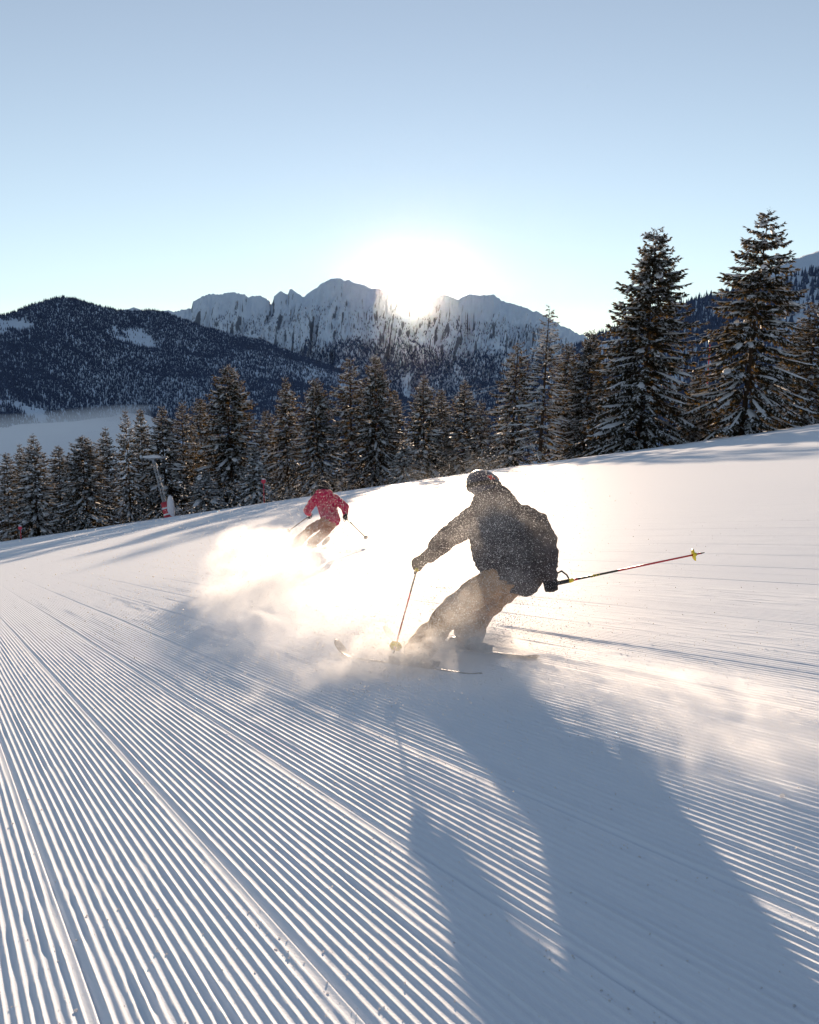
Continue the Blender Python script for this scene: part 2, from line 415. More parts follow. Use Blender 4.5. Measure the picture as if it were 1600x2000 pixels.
def far_forest(name, rg, n, x0, x1, t0, t1, hmin, hmax, dens, sides, label, tiers=1):
    """thousands of far conifers as small pointed cones, joined in one object"""
    x = rng.uniform(x0, x1, n); t = rng.uniform(t0, t1, n) ** 0.85
    X, Y, Z = rg.at(x, t)
    keep = rng.random(n) < dens(x, t, X, Y, Z)
    X, Y, Z = X[keep], Y[keep], Z[keep]; n = len(X)
    h = rng.uniform(hmin, hmax, n); r = h * rng.uniform(0.13, 0.22, n)
    a0 = rng.random(n) * 6.28
    Vs, Fs = [], []; base = 0
    for k in range(tiers):
        zb = Z + h * (0.04 + 0.38 * k) ; zt = Z + h * (1.0 if k == tiers - 1 else 0.72); rr = r * (1 - 0.42 * k)
        an = a0[:, None] + np.arange(sides)[None] * (2 * math.pi / sides)
        jr = rr[:, None] * rng.uniform(0.7, 1.25, (n, sides))
        ring = np.stack([X[:, None] + jr * np.cos(an), Y[:, None] + jr * np.sin(an), np.repeat(zb[:, None], sides, 1)], -1)
        tip = np.stack([X + r * 0.1 * rng.normal(size=n), Y, zt], -1)[:, None, :]
        V = np.concatenate([ring, tip], 1)
        idx = np.arange(n)[:, None, None] * (sides + 1) + base
        f = np.array([[i, (i + 1) % sides, sides] for i in range(sides)])[None]
        Vs.append(V.reshape(-1, 3)); Fs.append((idx + f).reshape(-1, 3)); base += n * (sides + 1)
    o = obj(name, mesh_np(name, np.concatenate(Vs), np.concatenate(Fs), M_forest))
    return tag(o, label, kind='stuff')
def d_left(x, t, X, Y, Z):
    g = fbm(X / 330 + 8, Y / 480 + 2, 5, 0.6)
    streak = fbm(X / 120 + 3, Y / 900, 4, 0.6)
    return np.clip(1.15 - 1.9 * np.clip(g - 0.36, 0, 1) * 4 - 1.6 * np.clip(streak - 0.25, 0, 1), 0.04, 1)
def d_mid(x, t, X, Y, Z):
    line = 300 + 150 * fbm(X / 700 + 1, Y / 900, 4) + 110 * np.sin(x / 95.0)
    g = fbm(X / 260 + 5, Y / 420, 5, 0.6)
    chute = fbm(X / 110 + 5, Y / 1500, 4, 0.6)
    return np.maximum(np.clip((line - Z) / 160, 0, 1), 0.10 * np.clip((760 - Z) / 300, 0, 1)) * np.clip(1.1 - 5 * np.clip(g - 0.34, 0, 1) - 3 * np.clip(chute - 0.3, 0, 1), 0.05, 1)
def d_right(x, t, X, Y, Z):
    g = fbm(X / 70 + 5, Y / 130, 5, 0.6)
    return np.clip(0.85 - 1.8 * np.clip(g, 0, 1), 0.06, 1) * np.clip((1500 - x) / 300 + 0.8, 0.3, 1)
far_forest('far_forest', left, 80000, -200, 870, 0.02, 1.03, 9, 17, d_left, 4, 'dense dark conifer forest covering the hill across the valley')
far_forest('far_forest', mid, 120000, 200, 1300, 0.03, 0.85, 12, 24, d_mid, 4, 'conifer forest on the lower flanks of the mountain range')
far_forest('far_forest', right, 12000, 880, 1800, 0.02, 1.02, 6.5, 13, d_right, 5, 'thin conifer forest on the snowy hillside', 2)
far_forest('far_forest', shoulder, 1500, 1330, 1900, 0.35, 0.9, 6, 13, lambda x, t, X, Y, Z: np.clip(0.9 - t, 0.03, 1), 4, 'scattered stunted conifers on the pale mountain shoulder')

# valley fog: a waved, nearly opaque bank with thin mist above it
def fog():
    m, n, l, b = new_mat('fog top')
    b.inputs['Base Color'].default_value = (0.93, 0.95, 0.97, 1); b.inputs['Roughness'].default_value = 1.0
    b.inputs['Specular IOR Level'].default_value = 0.0
    x = np.linspace(-3600, 700, 150); y = np.concatenate([np.linspace(700, 5200, 170)])
    X, Y = np.meshgrid(x, y, indexing='ij')
    Z = FOG_Z + 26 * fbm(X / 620 + 3, Y / 1100 + 1, 5, 0.5) + 9 * fbm(X / 150, Y / 300, 4, 0.55)
    edge = np.clip((X + 250 + 0.23 * Y) / 260, 0, 1); Z = Z - 200 * edge ** 1.5
    o = obj('valley_fog', mesh_np('valley_fog', np.stack([X, Y, Z], -1).reshape(-1, 3), grid_quads(150, 170), m, True))
    tag(o, 'pale blue bank of fog filling the valley below the hill', kind='stuff')
    m = bpy.data.materials.new('fog veil'); m.use_nodes = True
    n = m.node_tree.nodes; l = m.node_tree.links; n.remove(n['Principled BSDF'])
    v = n.new('ShaderNodeVolumePrincipled'); v.inputs['Color'].default_value = (0.95, 0.96, 0.98, 1)
    v.inputs['Density'].default_value = 0.0013; v.inputs['Anisotropy'].default_value = 0.1
    l.new(v.outputs[0], n['Material Output'].inputs['Volume'])
    bm = bmesh.new()
    outline = [(-3500, 800), (-900, 800), (-640, 1500), (-860, 2600), (-1150, 4300), (-1400, 4900), (-3500, 4600)]
    lo = [bm.verts.new((px, py, -290)) for px, py in outline]; hi = [bm.verts.new((px, py, -98)) for px, py in outline]
    bm.faces.new(lo[::-1]); bm.faces.new(hi)
    for i in range(len(lo)):
        j = (i + 1) % len(lo); bm.faces.new((lo[i], lo[j], hi[j], hi[i]))
    bmesh.ops.recalc_face_normals(bm, faces=bm.faces)
    me = bpy.data.meshes.new('valley_mist'); bm.to_mesh(me); bm.free(); me.materials.append(m)
    tag(obj('valley_mist', me), 'thin veil of mist over the valley fog', kind='stuff')
fog()

# the sun's own disc, just clear of the ridge
def sun_ball():
    m = bpy.data.materials.new('sun glow'); m.use_nodes = True
    n = m.node_tree.nodes; l = m.node_tree.links; n.remove(n['Principled BSDF'])
    e = n.new('ShaderNodeEmission'); e.inputs[0].default_value = (1, 0.93, 0.80, 1); e.inputs[1].default_value = 60
    tb = n.new('ShaderNodeBsdfTransparent'); ad = n.new('ShaderNodeAddShader')
    l.new(e.outputs[0], ad.inputs[0]); l.new(tb.outputs[0], ad.inputs[1]); l.new(ad.outputs[0], n['Material Output'].inputs[0])
    try: m.cycles.emission_sampling = 'NONE'
    except Exception: pass
    D = 60000.0
    me = mesh_np('sun', I2V * D * math.tan(math.radians(0.2667)), I2F, m, True)
    o = obj('sun', me, loc=tuple(CAM + SUN_DIR * D))
    tag(o, 'blazing low sun just above the mountain ridge', kind='structure')
sun_ball()

# clear winter air
def haze():
    m = bpy.data.materials.new('winter air'); m.use_nodes = True
    n = m.node_tree.nodes; l = m.node_tree.links; n.remove(n['Principled BSDF'])
    v = n.new('ShaderNodeVolumePrincipled'); v.inputs['Color'].default_value = (0.93, 0.95, 1.0, 1)
    v.inputs['Density'].default_value = HAZE_DENSITY; v.inputs['Anisotropy'].default_value = HAZE_G
    l.new(v.outputs[0], n['Material Output'].inputs['Volume'])
    bm = bmesh.new(); bmesh.ops.create_cube(bm, size=1.0)
    lo = np.array([-9100, -1600, -421.0]); hi = np.array([9100, 10900, 1150.0])
    for q in bm.verts: q.co = Vector([float(lo[i] if q.co[i] < 0 else hi[i]) for i in range(3)])
    me = bpy.data.meshes.new('haze'); bm.to_mesh(me); bm.free(); me.materials.append(m)
    tag(obj('haze', me), 'thin cold air glowing towards the low sun', kind='stuff')
haze()


# ------------------------------------------------------------------ spruces
def unit(v): return v / (np.linalg.norm(v, axis=-1, keepdims=True) + 1e-9)
def make_spruce(seed, R=3.0, H=16.0, whorl=0.42, per=6, sparse=1.0, snow=1.0, droop=1.0, start=0.03, clumps=26, power=0.85, gaps=0.0):
    """one spruce of height H: returns meshes trunk, crown, snow (base at the origin)"""
    g = np.random.default_rng(seed)
    # trunk, slightly bent
    nz = 14; ns = 8
    zz = np.linspace(-1.2, H * 0.985, nz)
    bx = 0.05 * np.sin(zz / H * 4 + seed); by = 0.05 * np.cos(zz / H * 3.1 + seed)
    rr = 0.0085 * H * (1 - np.clip(zz, 0, None) / H) ** 0.9 + 0.012
    an = np.arange(ns) * 2 * math.pi / ns
    TV = np.stack([bx[:, None] + rr[:, None] * np.cos(an), by[:, None] + rr[:, None] * np.sin(an), np.repeat(zz[:, None], ns, 1)], -1).reshape(-1, 3)
    TF = [[i * ns + j, i * ns + (j + 1) % ns, (i + 1) * ns + (j + 1) % ns, (i + 1) * ns + j] for i in range(nz - 1) for j in range(ns)]
    fol, fof, sv, sf = [], [], [], []; nb = 0; nf = 0; nsn = 0
    lv, lf = [], []; nl = 0
    h = start * H
    lobe = g.random(8)
    tipinfo = []
    while h < H * 0.985:
        fr = h / H
        Lm = R * ((1 - fr) ** power) * (0.55 + 0.45 * min(1, fr / 0.10 + 0.4)) + 0.10
        k = max(3, int(per * (1 if fr < 0.85 else 0.8)))
        a0 = g.random() * 6.28
        for j in range(k):
            if g.random() < gaps: continue
            a = a0 + j * 6.283 / k + g.normal() * 0.25
            side = lobe[int((a % 6.283) / 6.2832 * 8) % 8]
            L = Lm * (0.62 + 0.45 * g.random() + 0.22 * side) * (1.25 if g.random() < 0.06 else 1)
            hz = h + g.normal() * whorl * 0.35
            up = 0.55 * fr ** 1.5 + 0.10; dr = droop * (0.75 - 0.45 * fr) * (0.8 + 0.5 * g.random()); tipu = 0.22 * droop
            out = np.array([math.cos(a), math.sin(a), 0.0]); lat = np.array([-out[1], out[0], 0.0])
            bend = g.normal() * 0.12
            def path(t):
                t = np.asarray(t)[..., None]
                z = L * (up * t - dr * t ** 1.7 + tipu * t ** 3.5)
                return out * L * t + lat * (bend * L * t * t) + np.array([0, 0, 1.0]) * z + np.array([0, 0, hz])
            # limb
            tl = np.linspace(0, 0.95, 5); pl = path(tl); rl = 0.008 + 0.022 * L / 3 * (1 - tl)
            ring = np.stack([pl + lat * rl[:, None], pl + np.array([0, 0, 1]) * rl[:, None], pl - lat * rl[:, None]], 1).reshape(-1, 3)
            lv.append(ring); q = []
            for i in range(4):
                for e in range(3): q.append([nl + i * 3 + e, nl + i * 3 + (e + 1) % 3, nl + i * 3 + 3 + (e + 1) % 3, nl + i * 3 + 3 + e])
            lf += q; nl += 15
            # needle sprays
            n = max(8, int(L * 36 * sparse))
            t = 0.10 + 0.92 * g.random(n) ** 0.75
            p = path(np.clip(t, 0, 1.0))
            p2 = path(np.clip(t + 0.03, 0, 1.03)); tang = unit(p2 - path(np.clip(t, 0, 1.0)) + 1e-6)
            sgn = np.where(g.random(n) < 0.5, 1, -1)[:, None]
            mixl = (0.35 + 0.9 * g.random(n))[:, None]
            d = unit(tang * (0.75 + 0.3 * g.random(n))[:, None] + lat * sgn * mixl + np.array([0, 0, -1.0]) * (np.where(g.random(n) < 0.4, 0.7 + 0.9 * g.random(n), 0.10 + 0.4 * g.random(n)))[:, None] * droop)
            tip = t > 0.93; d[tip] = unit(tang[tip] + 0.25 * g.normal(size=(tip.sum(), 3)))
            ln = (0.20 + 0.30 * g.random(n)) * (0.55 + 0.45 * min(1.2, L / 1.6)) * (1.15 - 0.35 * t)
            nrm = unit(np.array([0, 0, 1.0]) + 0.55 * g.normal(size=(n, 3)))
            w = unit(np.cross(d, nrm)) * (ln * (0.16 + 0.10 * g.random(n)))[:, None]
            e = p + d * ln[:, None] + np.array([0, 0, -1]) * (ln * 0.12)[:, None]
            mpt = p + d * (ln * 0.45)[:, None]
            V = np.stack([p, mpt + w, e, mpt - w], 1)
            fol.append(V.reshape(-1, 3)); fof.append(np.arange(n * 4).reshape(n, 4) + nf); nf += n * 4
            # frosting lying on some of the sprays
            ms = (g.random(n) < 0.44 * snow) & (nrm[:, 2] > 0.4)
            if ms.any():
                c = V[ms].copy(); c[:, :, 2] += 0.018 + 0.02 * g.random((ms.sum(), 1))
                cen = c.mean(1, keepdims=True); c = cen + (c - cen) * np.array([0.85, 0.85, 0.8])
                topv = c.copy(); nn = len(c)
                bot = c.copy(); bot[:, :, 2] -= 0.012
                sv.append(np.concatenate([cen[:, 0] + np.array([0, 0, 0.028]), c.reshape(-1, 3)], 0))
                i0 = nsn + np.arange(nn)[:, None]; i1 = nsn + nn + np.arange(nn)[:, None] * 4
                for e4 in range(4): sf.append(np.concatenate([i0, i1 + e4, i1 + (e4 + 1) % 4], 1))
                nsn += nn * 5
            # snow ridge riding on the limb
            if g.random() < 0.66 * snow and L > 0.5:
                ta = 0.25 + 0.3 * g.random(); tb = min(1.0, ta + 0.25 + 0.45 * g.random()); m = 6
                ts = np.linspace(ta, tb, m); pc = path(ts)
                wd = (0.06 + 0.19 * g.random() ** 1.6) * (0.5 + 0.5 * min(1, L / 2)) * np.sin(np.linspace(0.35, 2.8, m)) * (0.7 + 0.6 * g.random(m))
                up_ = np.array([0, 0, 1.0])
                rowv = np.stack([pc + lat * wd[:, None] + up_ * 0.005, pc + lat * (wd * 0.55)[:, None] + up_ * (0.02 + wd * 0.65)[:, None], pc - lat * (wd * 0.5)[:, None] + up_ * (0.02 + wd * 0.7)[:, None], pc - lat * wd[:, None] + up_ * 0.005], 1)
                sv.append(rowv.reshape(-1, 3)); q = grid_quads(m, 4) + nsn
                sf.append(q[:, [0, 1, 2]]); sf.append(q[:, [0, 2, 3]]); nsn += m * 4
            if L > 0.7: tipinfo.append((path(np.array(0.55 + 0.35 * g.random())), out, L, lat))
        h += whorl * (0.8 + 0.5 * g.random()) * (1 - 0.35 * fr)
    # leader shoot
    n = 26; zl = H * (0.93 + 0.075 * g.random(n)); a = g.random(n) * 6.28; ln = 0.10 + 0.15 * g.random(n)
    p = np.stack([np.zeros(n) + bx[-1], np.zeros(n) + by[-1], zl], 1); d = unit(np.stack([np.cos(a), np.sin(a), 0.6 + 0 * a], 1))
    w = unit(np.cross(d, [0, 0, 1.0])) * 0.03
    V = np.stack([p, p + d * (ln * .5)[:, None] + w, p + d * ln[:, None], p + d * (ln * .5)[:, None] - w], 1)
    fol.append(V.reshape(-1, 3)); fof.append(np.arange(n * 4).reshape(n, 4) + nf); nf += n * 4
    # heavy snow cushions hanging on the outer boughs
    if clumps and tipinfo:
        for i in g.choice(len(tipinfo), min(int(clumps * 1.8), len(tipinfo)), replace=False):
            c, out, L, lat = tipinfo[i]
            sc = 0.08 + 0.14 * g.random() ** 1.5
            ax = unit(out * 0.8 + np.array([0, 0, -0.75]) + 0.2 * g.normal(size=3)); bx_ = unit(np.cross(ax, [0, 0, 1.0])); cx = np.cross(bx_, ax)
            b = I2V * (1 + 0.30 * (g.random((len(I2V), 1)) - 0.5))
            b = b * np.array([2.0 + 0.9 * g.random(), 1.0 + 0.4 * g.random(), 0.55]) * sc
            b[:, 2] += 0.12 * np.sin(b[:, 0] / sc * 2.1 + g.random() * 6) * sc
            v = c + b[:, :1] * ax + b[:, 1:2] * bx_ + b[:, 2:] * cx + np.array([0, 0, 0.05])
            sv.append(v); sf.append(I2F + nsn); nsn += len(v)
    # trunk + limbs are one woody part
    LV = np.concatenate(lv); LF = np.array(lf) + len(TV)
    tr = mesh_np('trunk', np.concatenate([TV, LV]), [np.array(TF), LF], M_bark, True)
    cr = mesh_np('crown', np.concatenate(fol), np.concatenate(fof), M_needle)
    sn = mesh_np('snow_load', np.concatenate(sv), np.concatenate(sf), M_treesnow, True) if sv else None
    return tr, cr, sn, H, R

PROTO = {
    'broad': make_spruce(11, 4.3, 18, 0.37, 7, 0.95, 0.95, 1.0, 0.02, 26, 0.64),
    'tiered': make_spruce(12, 4.2, 20, 0.54, 7, 1.15, 1.1, 1.25, 0.03, 34, 0.70, 0.04),
    'slim': make_spruce(13, 2.4, 16, 0.40, 6, 1.25, 1.1, 1.2, 0.03, 22, 0.75),
    'cone': make_spruce(14, 3.0, 15, 0.38, 6, 1.1, 1.1, 1.0, 0.02, 22, 0.85),
    'ragged': make_spruce(15, 2.9, 16, 0.46, 6, 1.0, 1.2, 1.1, 0.04, 26, 0.70, 0.15),
    'bare': make_spruce(16, 2.7, 17, 0.48, 6, 0.30, 1.6, 0.75, 0.06, 12, 0.72, 0.08),
    'young': make_spruce(17, 2.2, 8, 0.34, 6, 1.3, 1.6, 1.0, 0.02, 16, 0.85),
}
_n_tree = {}
def spruce(px, py, hw, Z, kind, label, lean=0.0, rot=None, group='spruces along the crest of the slope'):
    """top of the tree at pixel (px, py), crown half-width hw pixels, at depth Z metres, standing on the ground there"""
    top = P(px, py, Z)
    x = top[0]; y = top[1]
    tr, cr, sn, H, R = PROTO[kind]
    zb = float(ground(x, y)); h = top[2] - zb
    x0 = x - math.tan(lean) * h
    zb = float(ground(x0, y)); h = (top[2] - zb) / math.cos(lean)
    o = empty('spruce_tree', (x0, y, zb), label, 'tree', group)
    sxy = (hw / FPX * Z) / (R * 0.88); sz = h / H
    o.scale = (sxy, sxy, sz)
    o.rotation_euler = (0, lean, 0)
    a = rng.random() * 6.28 if rot is None else rot
    for nm, me in (('trunk', tr), ('crown', cr), ('snow_load', sn)):
        if me is None: continue
        c = obj(nm, me, o); c.rotation_euler = (0, 0, a)
    return o
TREES = [
    (12, 884, 40, 100, 'slim', 'dark slim spruce cut by the left edge of the view, first of the row'),
    (38, 866, 38, 112, 'cone', 'snowy spruce peeping between the first two tall ones at the far left'),
    (64, 848, 52, 92, 'cone', 'full pointed spruce behind the leftmost red marker pole'),
    (113, 870, 42, 100, 'slim', 'short narrow spruce between two full ones left of the snow lance'),
    (161, 852, 66, 88, 'broad', 'wide bushy spruce, third big one from the left edge'),
    (205, 834, 44, 104, 'cone', 'brown tinted spruce half hidden by the slender one left of the lance'),
    (245, 800, 34, 92, 'ragged', 'very slender snow plastered spruce left of the snow lance'),
    (274, 799, 38, 114, 'slim', 'thin spruce top rising between the slender spruce and the lance'),
    (316, 791, 60, 94, 'cone', 'bluish spruce standing directly behind the leaning snow lance'),
    (355, 783, 46, 98, 'ragged', 'sunlit snowy spruce just right of the snow lance'),
    (390, 777, 46, 116, 'slim', 'spruce tucked behind the left shoulder of the broad golden spruce'),
    (445, 714, 80, 96, 'broad', 'broad golden edged spruce, tallest of the left half'),
    (399, 915, 42, 86, 'young', 'low white spruce heaped with snow in front of the broad golden one'),
    (497, 868, 38, 88, 'young', 'low snowy spruce beside the red disc marker'),
    (520, 800, 40, 122, 'slim', 'small distant spruce in the gap right of the broad golden one'),
    (558, 735, 50, 112, 'cone', 'pointed dark spruce left of the red jacketed skier'),
    (617, 741, 60, 102, 'broad', 'dense spruce right behind the head of the red jacketed skier'),
    (684, 697, 62, 114, 'ragged', 'tall warm brown spruce, left one of the pair beneath the sun'),
    (733, 694, 56, 110, 'broad', 'tall warm brown spruce, right one of the pair beneath the sun'),
    (770, 762, 42, 122, 'slim', 'glowing spruce straight below the sun'),
    (790, 858, 34, 92, 'young', 'low bright spruce at the snow edge straight below the sun'),
    (828, 731, 54, 108, 'cone', 'greenish lit spruce just right of the sun beam'),
    (862, 760, 38, 120, 'slim', 'slim spruce behind the greenish lit one'),
    (907, 742, 50, 110, 'cone', 'amber spruce above the dark jacketed skier'),
    (940, 782, 38, 106, 'ragged', 'lower spruce hugging the right side of the amber one'),
    (985, 800, 34, 112, 'slim', 'low thin spruce between the amber one and the snow streaked tall one'),
    (1012, 666, 58, 100, 'ragged', 'tall snow streaked spruce left of the thin open one', 0.03),
    (1075, 600, 62, 90, 'bare', 'thin open spruce with sparse horizontal snowy boughs', 0.055),
    (1112, 668, 48, 106, 'slim', 'brown spruce close behind the thin open one', 0.03),
    (1156, 646, 62, 96, 'broad', 'dark brown spruce left of the giant dense spruce', 0.04),
    (1196, 735, 44, 108, 'slim', 'lower spruce squeezed behind the giant dense spruce', 0.03),
    (1284, 448, 118, 78, 'broad', 'giant dense spruce, darker of the two giants on the right', 0.055),
    (1366, 722, 44, 92, 'young', 'small golden spruce in the gap between the two giants', 0.03),
    (1350, 800, 30, 84, 'young', 'small snowy spruce at the right foot of the giant dense spruce', 0.02),
    (1501, 406, 122, 76, 'tiered', 'tallest spruce with open tiers of snow laden boughs on the right', 0.06),
    (1560, 640, 50, 98, 'slim', 'dim spruce filling the gap right of the tallest one', 0.03),
    (1598, 590, 84, 82, 'tiered', 'big spruce cut off by the right edge of the view', 0.04),
    (1425, 760, 40, 100, 'cone', 'dark spruce hidden low behind the left boughs of the tallest one', 0.03),
]
for tdef in TREES: spruce(*tdef)

# ------------------------------------------------------------------ props along the crest
def tube_bm(bm, p0, p1, r0, r1, n=12, caps=True):
    p0 = Vector(p0); p1 = Vector(p1); d = (p1 - p0).normalized()
    a = d.orthogonal().normalized(); b = d.cross(a)
    A = [bm.verts.new(p0 + (a * math.cos(k * 6.28318 / n) + b * math.sin(k * 6.28318 / n)) * r0) for k in range(n)]
    B = [bm.verts.new(p1 + (a * math.cos(k * 6.28318 / n) + b * math.sin(k * 6.28318 / n)) * r1) for k in range(n)]
    for k in range(n): bm.faces.new((A[k], A[(k + 1) % n], B[(k + 1) % n], B[k]))
    if caps: bm.faces.new(A[::-1]); bm.faces.new(B)
def box_bm(bm, c, sx, sy, sz, M=None):
    r = bmesh.ops.create_cube(bm, size=1.0)
    for v in r['verts']:
        v.co = Vector((v.co.x * sx, v.co.y * sy, v.co.z * sz))
        if M is not None: v.co = M @ v.co
        v.co += Vector(c)
    return r['verts']
def bm_obj(name, bm, mat, parent=None, smooth=False, bevel=0.0, loc=None):
    if bevel: bmesh.ops.bevel(bm, geom=bm.edges[:], offset=bevel, segments=2, affect='EDGES', clamp_overlap=True)
    bmesh.ops.recalc_face_normals(bm, faces=bm.faces)
    me = bpy.data.meshes.new(name); bm.to_mesh(me); bm.free()
    if smooth: me.polygons.foreach_set('use_smooth', np.ones(len(me.polygons), dtype=bool))
    me.materials.append(mat)
    return obj(name, me, parent, loc)
M_steel = simple('galvanised steel', (0.32, 0.33, 0.35), 0.5, 0.4, 0.25, 8.0, 0.4)
M_redpad = simple('red padding', (0.50, 0.05, 0.07), 0.6, 0.3, 0.2, 3.0)
M_whitepad = simple('white padding', (0.75, 0.75, 0.76), 0.6, 0.3)
M_marker = simple('marker red', (0.65, 0.05, 0.08), 0.5, 0.4)
M_dark = simple('dark steel', (0.05, 0.05, 0.055), 0.5, 0.4)

def snow_lance():
    top = P(300, 898, 84); ft = P(331, 1012, 84)
    x, y = ft[0], ft[1]; zb = float(ground(x, y)) - 0.3
    base = Vector((x, y, zb)); topv = Vector(top)
    o = empty('snow_lance', base, 'leaning grey snowmaking lance with T shaped head and red padded foot', 'snow lance')
    T_ = topv - base; d = T_.normalized()
    bm = bmesh.new()
    side = Vector((0, 1, 0)).cross(d).normalized(); fr = d.cross(side)
    for e, g in ((-1, -1), (1, -1), (1, 1), (-1, 1)):
        off = side * e * 0.16 + fr * g * 0.16
        tube_bm(bm, off, T_ * 0.97 + off * 0.7, 0.035, 0.03, 6)
    for k in range(16):
        f0 = 0.02 + k * 0.059; f1 = f0 + 0.059
        e = 1 if k % 2 else -1
        for g in (-1, 1):
            tube_bm(bm, T_ * f0 + side * e * 0.15 + fr * g * 0.15, T_ * f1 - side * e * 0.14 + fr * g * 0.14, 0.02, 0.02, 5)
            tube_bm(bm, T_ * f0 + fr * e * 0.15 + side * g * 0.15, T_ * f1 - fr * e * 0.14 + side * g * 0.14, 0.02, 0.02, 5)
    bm_obj('lattice_mast', bm, M_steel, o)
    bm = bmesh.new(); tube_bm(bm, T_ + Vector((-1.15, 0, 0.10)), T_ + Vector((1.35, 0, 0.22)), 0.11, 0.09, 10); tube_bm(bm, T_ * 0.95, T_ + Vector((0, 0, 0.15)), 0.20, 0.16, 10)
    hb = bm_obj('head_bar', bm, M_steel, o, True)
    for e in (-0.95, 0.3, 1.15):
        bm = bmesh.new(); tube_bm(bm, T_ + Vector((e, -0.05, 0.1)), T_ + Vector((e, -0.42, -0.02)), 0.09, 0.13, 10); bm_obj('nozzle', bm, M_dark, hb, True)
    v = I2V * np.array([0.95, 0.28, 0.17]) * (1 + 0.2 * (rng.random((len(I2V), 1)) - 0.5)) + np.array(T_) + np.array([-0.1, 0, 0.27])
    obj('snow_cap', mesh_np('snow_cap', v, I2F, M_treesnow, True), o)
    bm = bmesh.new(); tube_bm(bm, T_ * 0.0, T_ * 0.30, 0.40, 0.38, 14); p = bm_obj('foot_padding', bm, M_redpad, o, True)
    for f in (0.10, 0.20):
        bm = bmesh.new(); tube_bm(bm, T_ * (f - 0.012), T_ * (f + 0.012), 0.412, 0.408, 14); bm_obj('padding_band', bm, M_whitepad, p, True)
    v = I2V * np.array([0.34, 0.42, 1.25]) * (1 + 0.35 * (rng.random((len(I2V), 1)) - 0.5)) + np.array(T_ * 0.17) + np.array([0.38, 0.0, 0.1])
    obj('plastered_snow', mesh_np('plastered_snow', v, I2F, M_treesnow, True), o)
snow_lance()
def marker(px, py, Z, label, rad=0.20):
    t = P(px, py, Z); zb = float(ground(t[0], t[1])); h = t[2] - zb
    o = empty('piste_marker', (t[0], t[1], zb), label, 'piste marker', 'red piste markers at the edge of the slope')
    bm = bmesh.new(); tube_bm(bm, (0, 0, -0.3), (0, 0, h + 0.12), 0.035, 0.03, 8); bm_obj('pole', bm, M_marker, o, True)
    bm = bmesh.new(); tube_bm(bm, (0, -0.05, h), (0, -0.015 - 0.055, h), rad, rad, 20); bm_obj('disc', bm, M_marker, o)
    v = I2V * np.array([rad * 0.8, 0.09, 0.06]) + np.array([0, -0.05, h + rad + 0.01]); obj('snow_cap', mesh_np('snow_cap', v, I2F, M_treesnow, True), o)
marker(515, 940, 78, 'red disc on a pole at the slope edge left of the red jacketed skier')
marker(40, 1031, 76, 'red disc on a pole at the slope edge in the bottom left of the trees', 0.17)
def far_pole():
    t = P(1383, 672, 150); b = P(1380, 745, 150)
    o = empty('marker_pole', tuple(b), 'tall thin red pole with dark head seen between the two giant spruces', 'pole')
    L = t[2] - b[2]
    bm = bmesh.new(); tube_bm(bm, (0, 0, -4), (0.3, 0, L), 0.10, 0.08, 8); bm_obj('shaft', bm, M_marker, o, True)
    bm = bmesh.new(); tube_bm(bm, (0.3, 0, L - 0.1), (0.3, 0, L + 0.85), 0.28, 0.22, 10); bm_obj('head', bm, M_dark, o, True)
far_pole()
def cable(pts, r, label):
    bm = bmesh.new(); pv = [Vector(P(*p)) for p in pts]
    fine = []
    for i in range(len(pv) - 1):
        for k in range(10):
            f = k / 10; fine.append(pv[i].lerp(pv[i + 1], f) - Vector((0, 0, 1)) * (pv[i] - pv[i + 1]).length * 0.010 * 4 * f * (1 - f))
    fine.append(pv[-1])
    for i in range(len(fine) - 1): tube_bm(bm, fine[i], fine[i + 1], r, r, 6, False)
    o = bm_obj('lift_cable', bm, M_steel, None, True)
    tag(o, label, 'cable', 'lift cables beyond the spruces')
cable([(700, 812, 330), (1190, 695, 290), (1700, 562, 250)], 0.07, 'upper of the two thin lift cables crossing behind the spruces')
cable([(700, 819, 330), (1190, 703, 290), (1700, 571, 250)], 0.07, 'lower of the two thin lift cables crossing behind the spruces')


# ------------------------------------------------------------------ skiers
def capsule(bm, p0, r0, p1, r1, n=14, m=5):
    p0 = Vector(p0); p1 = Vector(p1); d = p1 - p0
    d = d.normalized() if d.length > 1e-6 else Vector((0, 0, 1))
    a = d.orthogonal().normalized(); b = d.cross(a)
    rings = []
    for k in range(1, m + 1):
        th = math.pi / 2 * k / m; rings.append((p0 - d * r0 * math.cos(th), r0 * math.sin(th)))
    for k in range(0, m):
        th = math.pi / 2 * k / m; rings.append((p1 + d * r1 * math.sin(th), r1 * math.cos(th)))
    vs = [[bm.verts.new(c + (a * math.cos(j * 6.28318 / n) + b * math.sin(j * 6.28318 / n)) * r) for j in range(n)] for c, r in rings]
    s_ = bm.verts.new(p0 - d * r0); e_ = bm.verts.new(p1 + d * r1)
    for i in range(len(vs) - 1):
        for j in range(n): bm.faces.new((vs[i][j], vs[i][(j + 1) % n], vs[i + 1][(j + 1) % n], vs[i + 1][j]))
    for j in range(n):
        bm.faces.new((s_, vs[0][(j + 1) % n], vs[0][j])); bm.faces.new((e_, vs[-1][j], vs[-1][(j + 1) % n]))
def ellipsoid(bm, c, r, R_=None, sub=3):
    q = bmesh.ops.create_icosphere(bm, subdivisions=sub, radius=1.0)
    for v in q['verts']:
        w = Vector((v.co.x * r[0], v.co.y * r[1], v.co.z * r[2]))
        v.co = (R_ @ w if R_ is not None else w) + Vector(c)
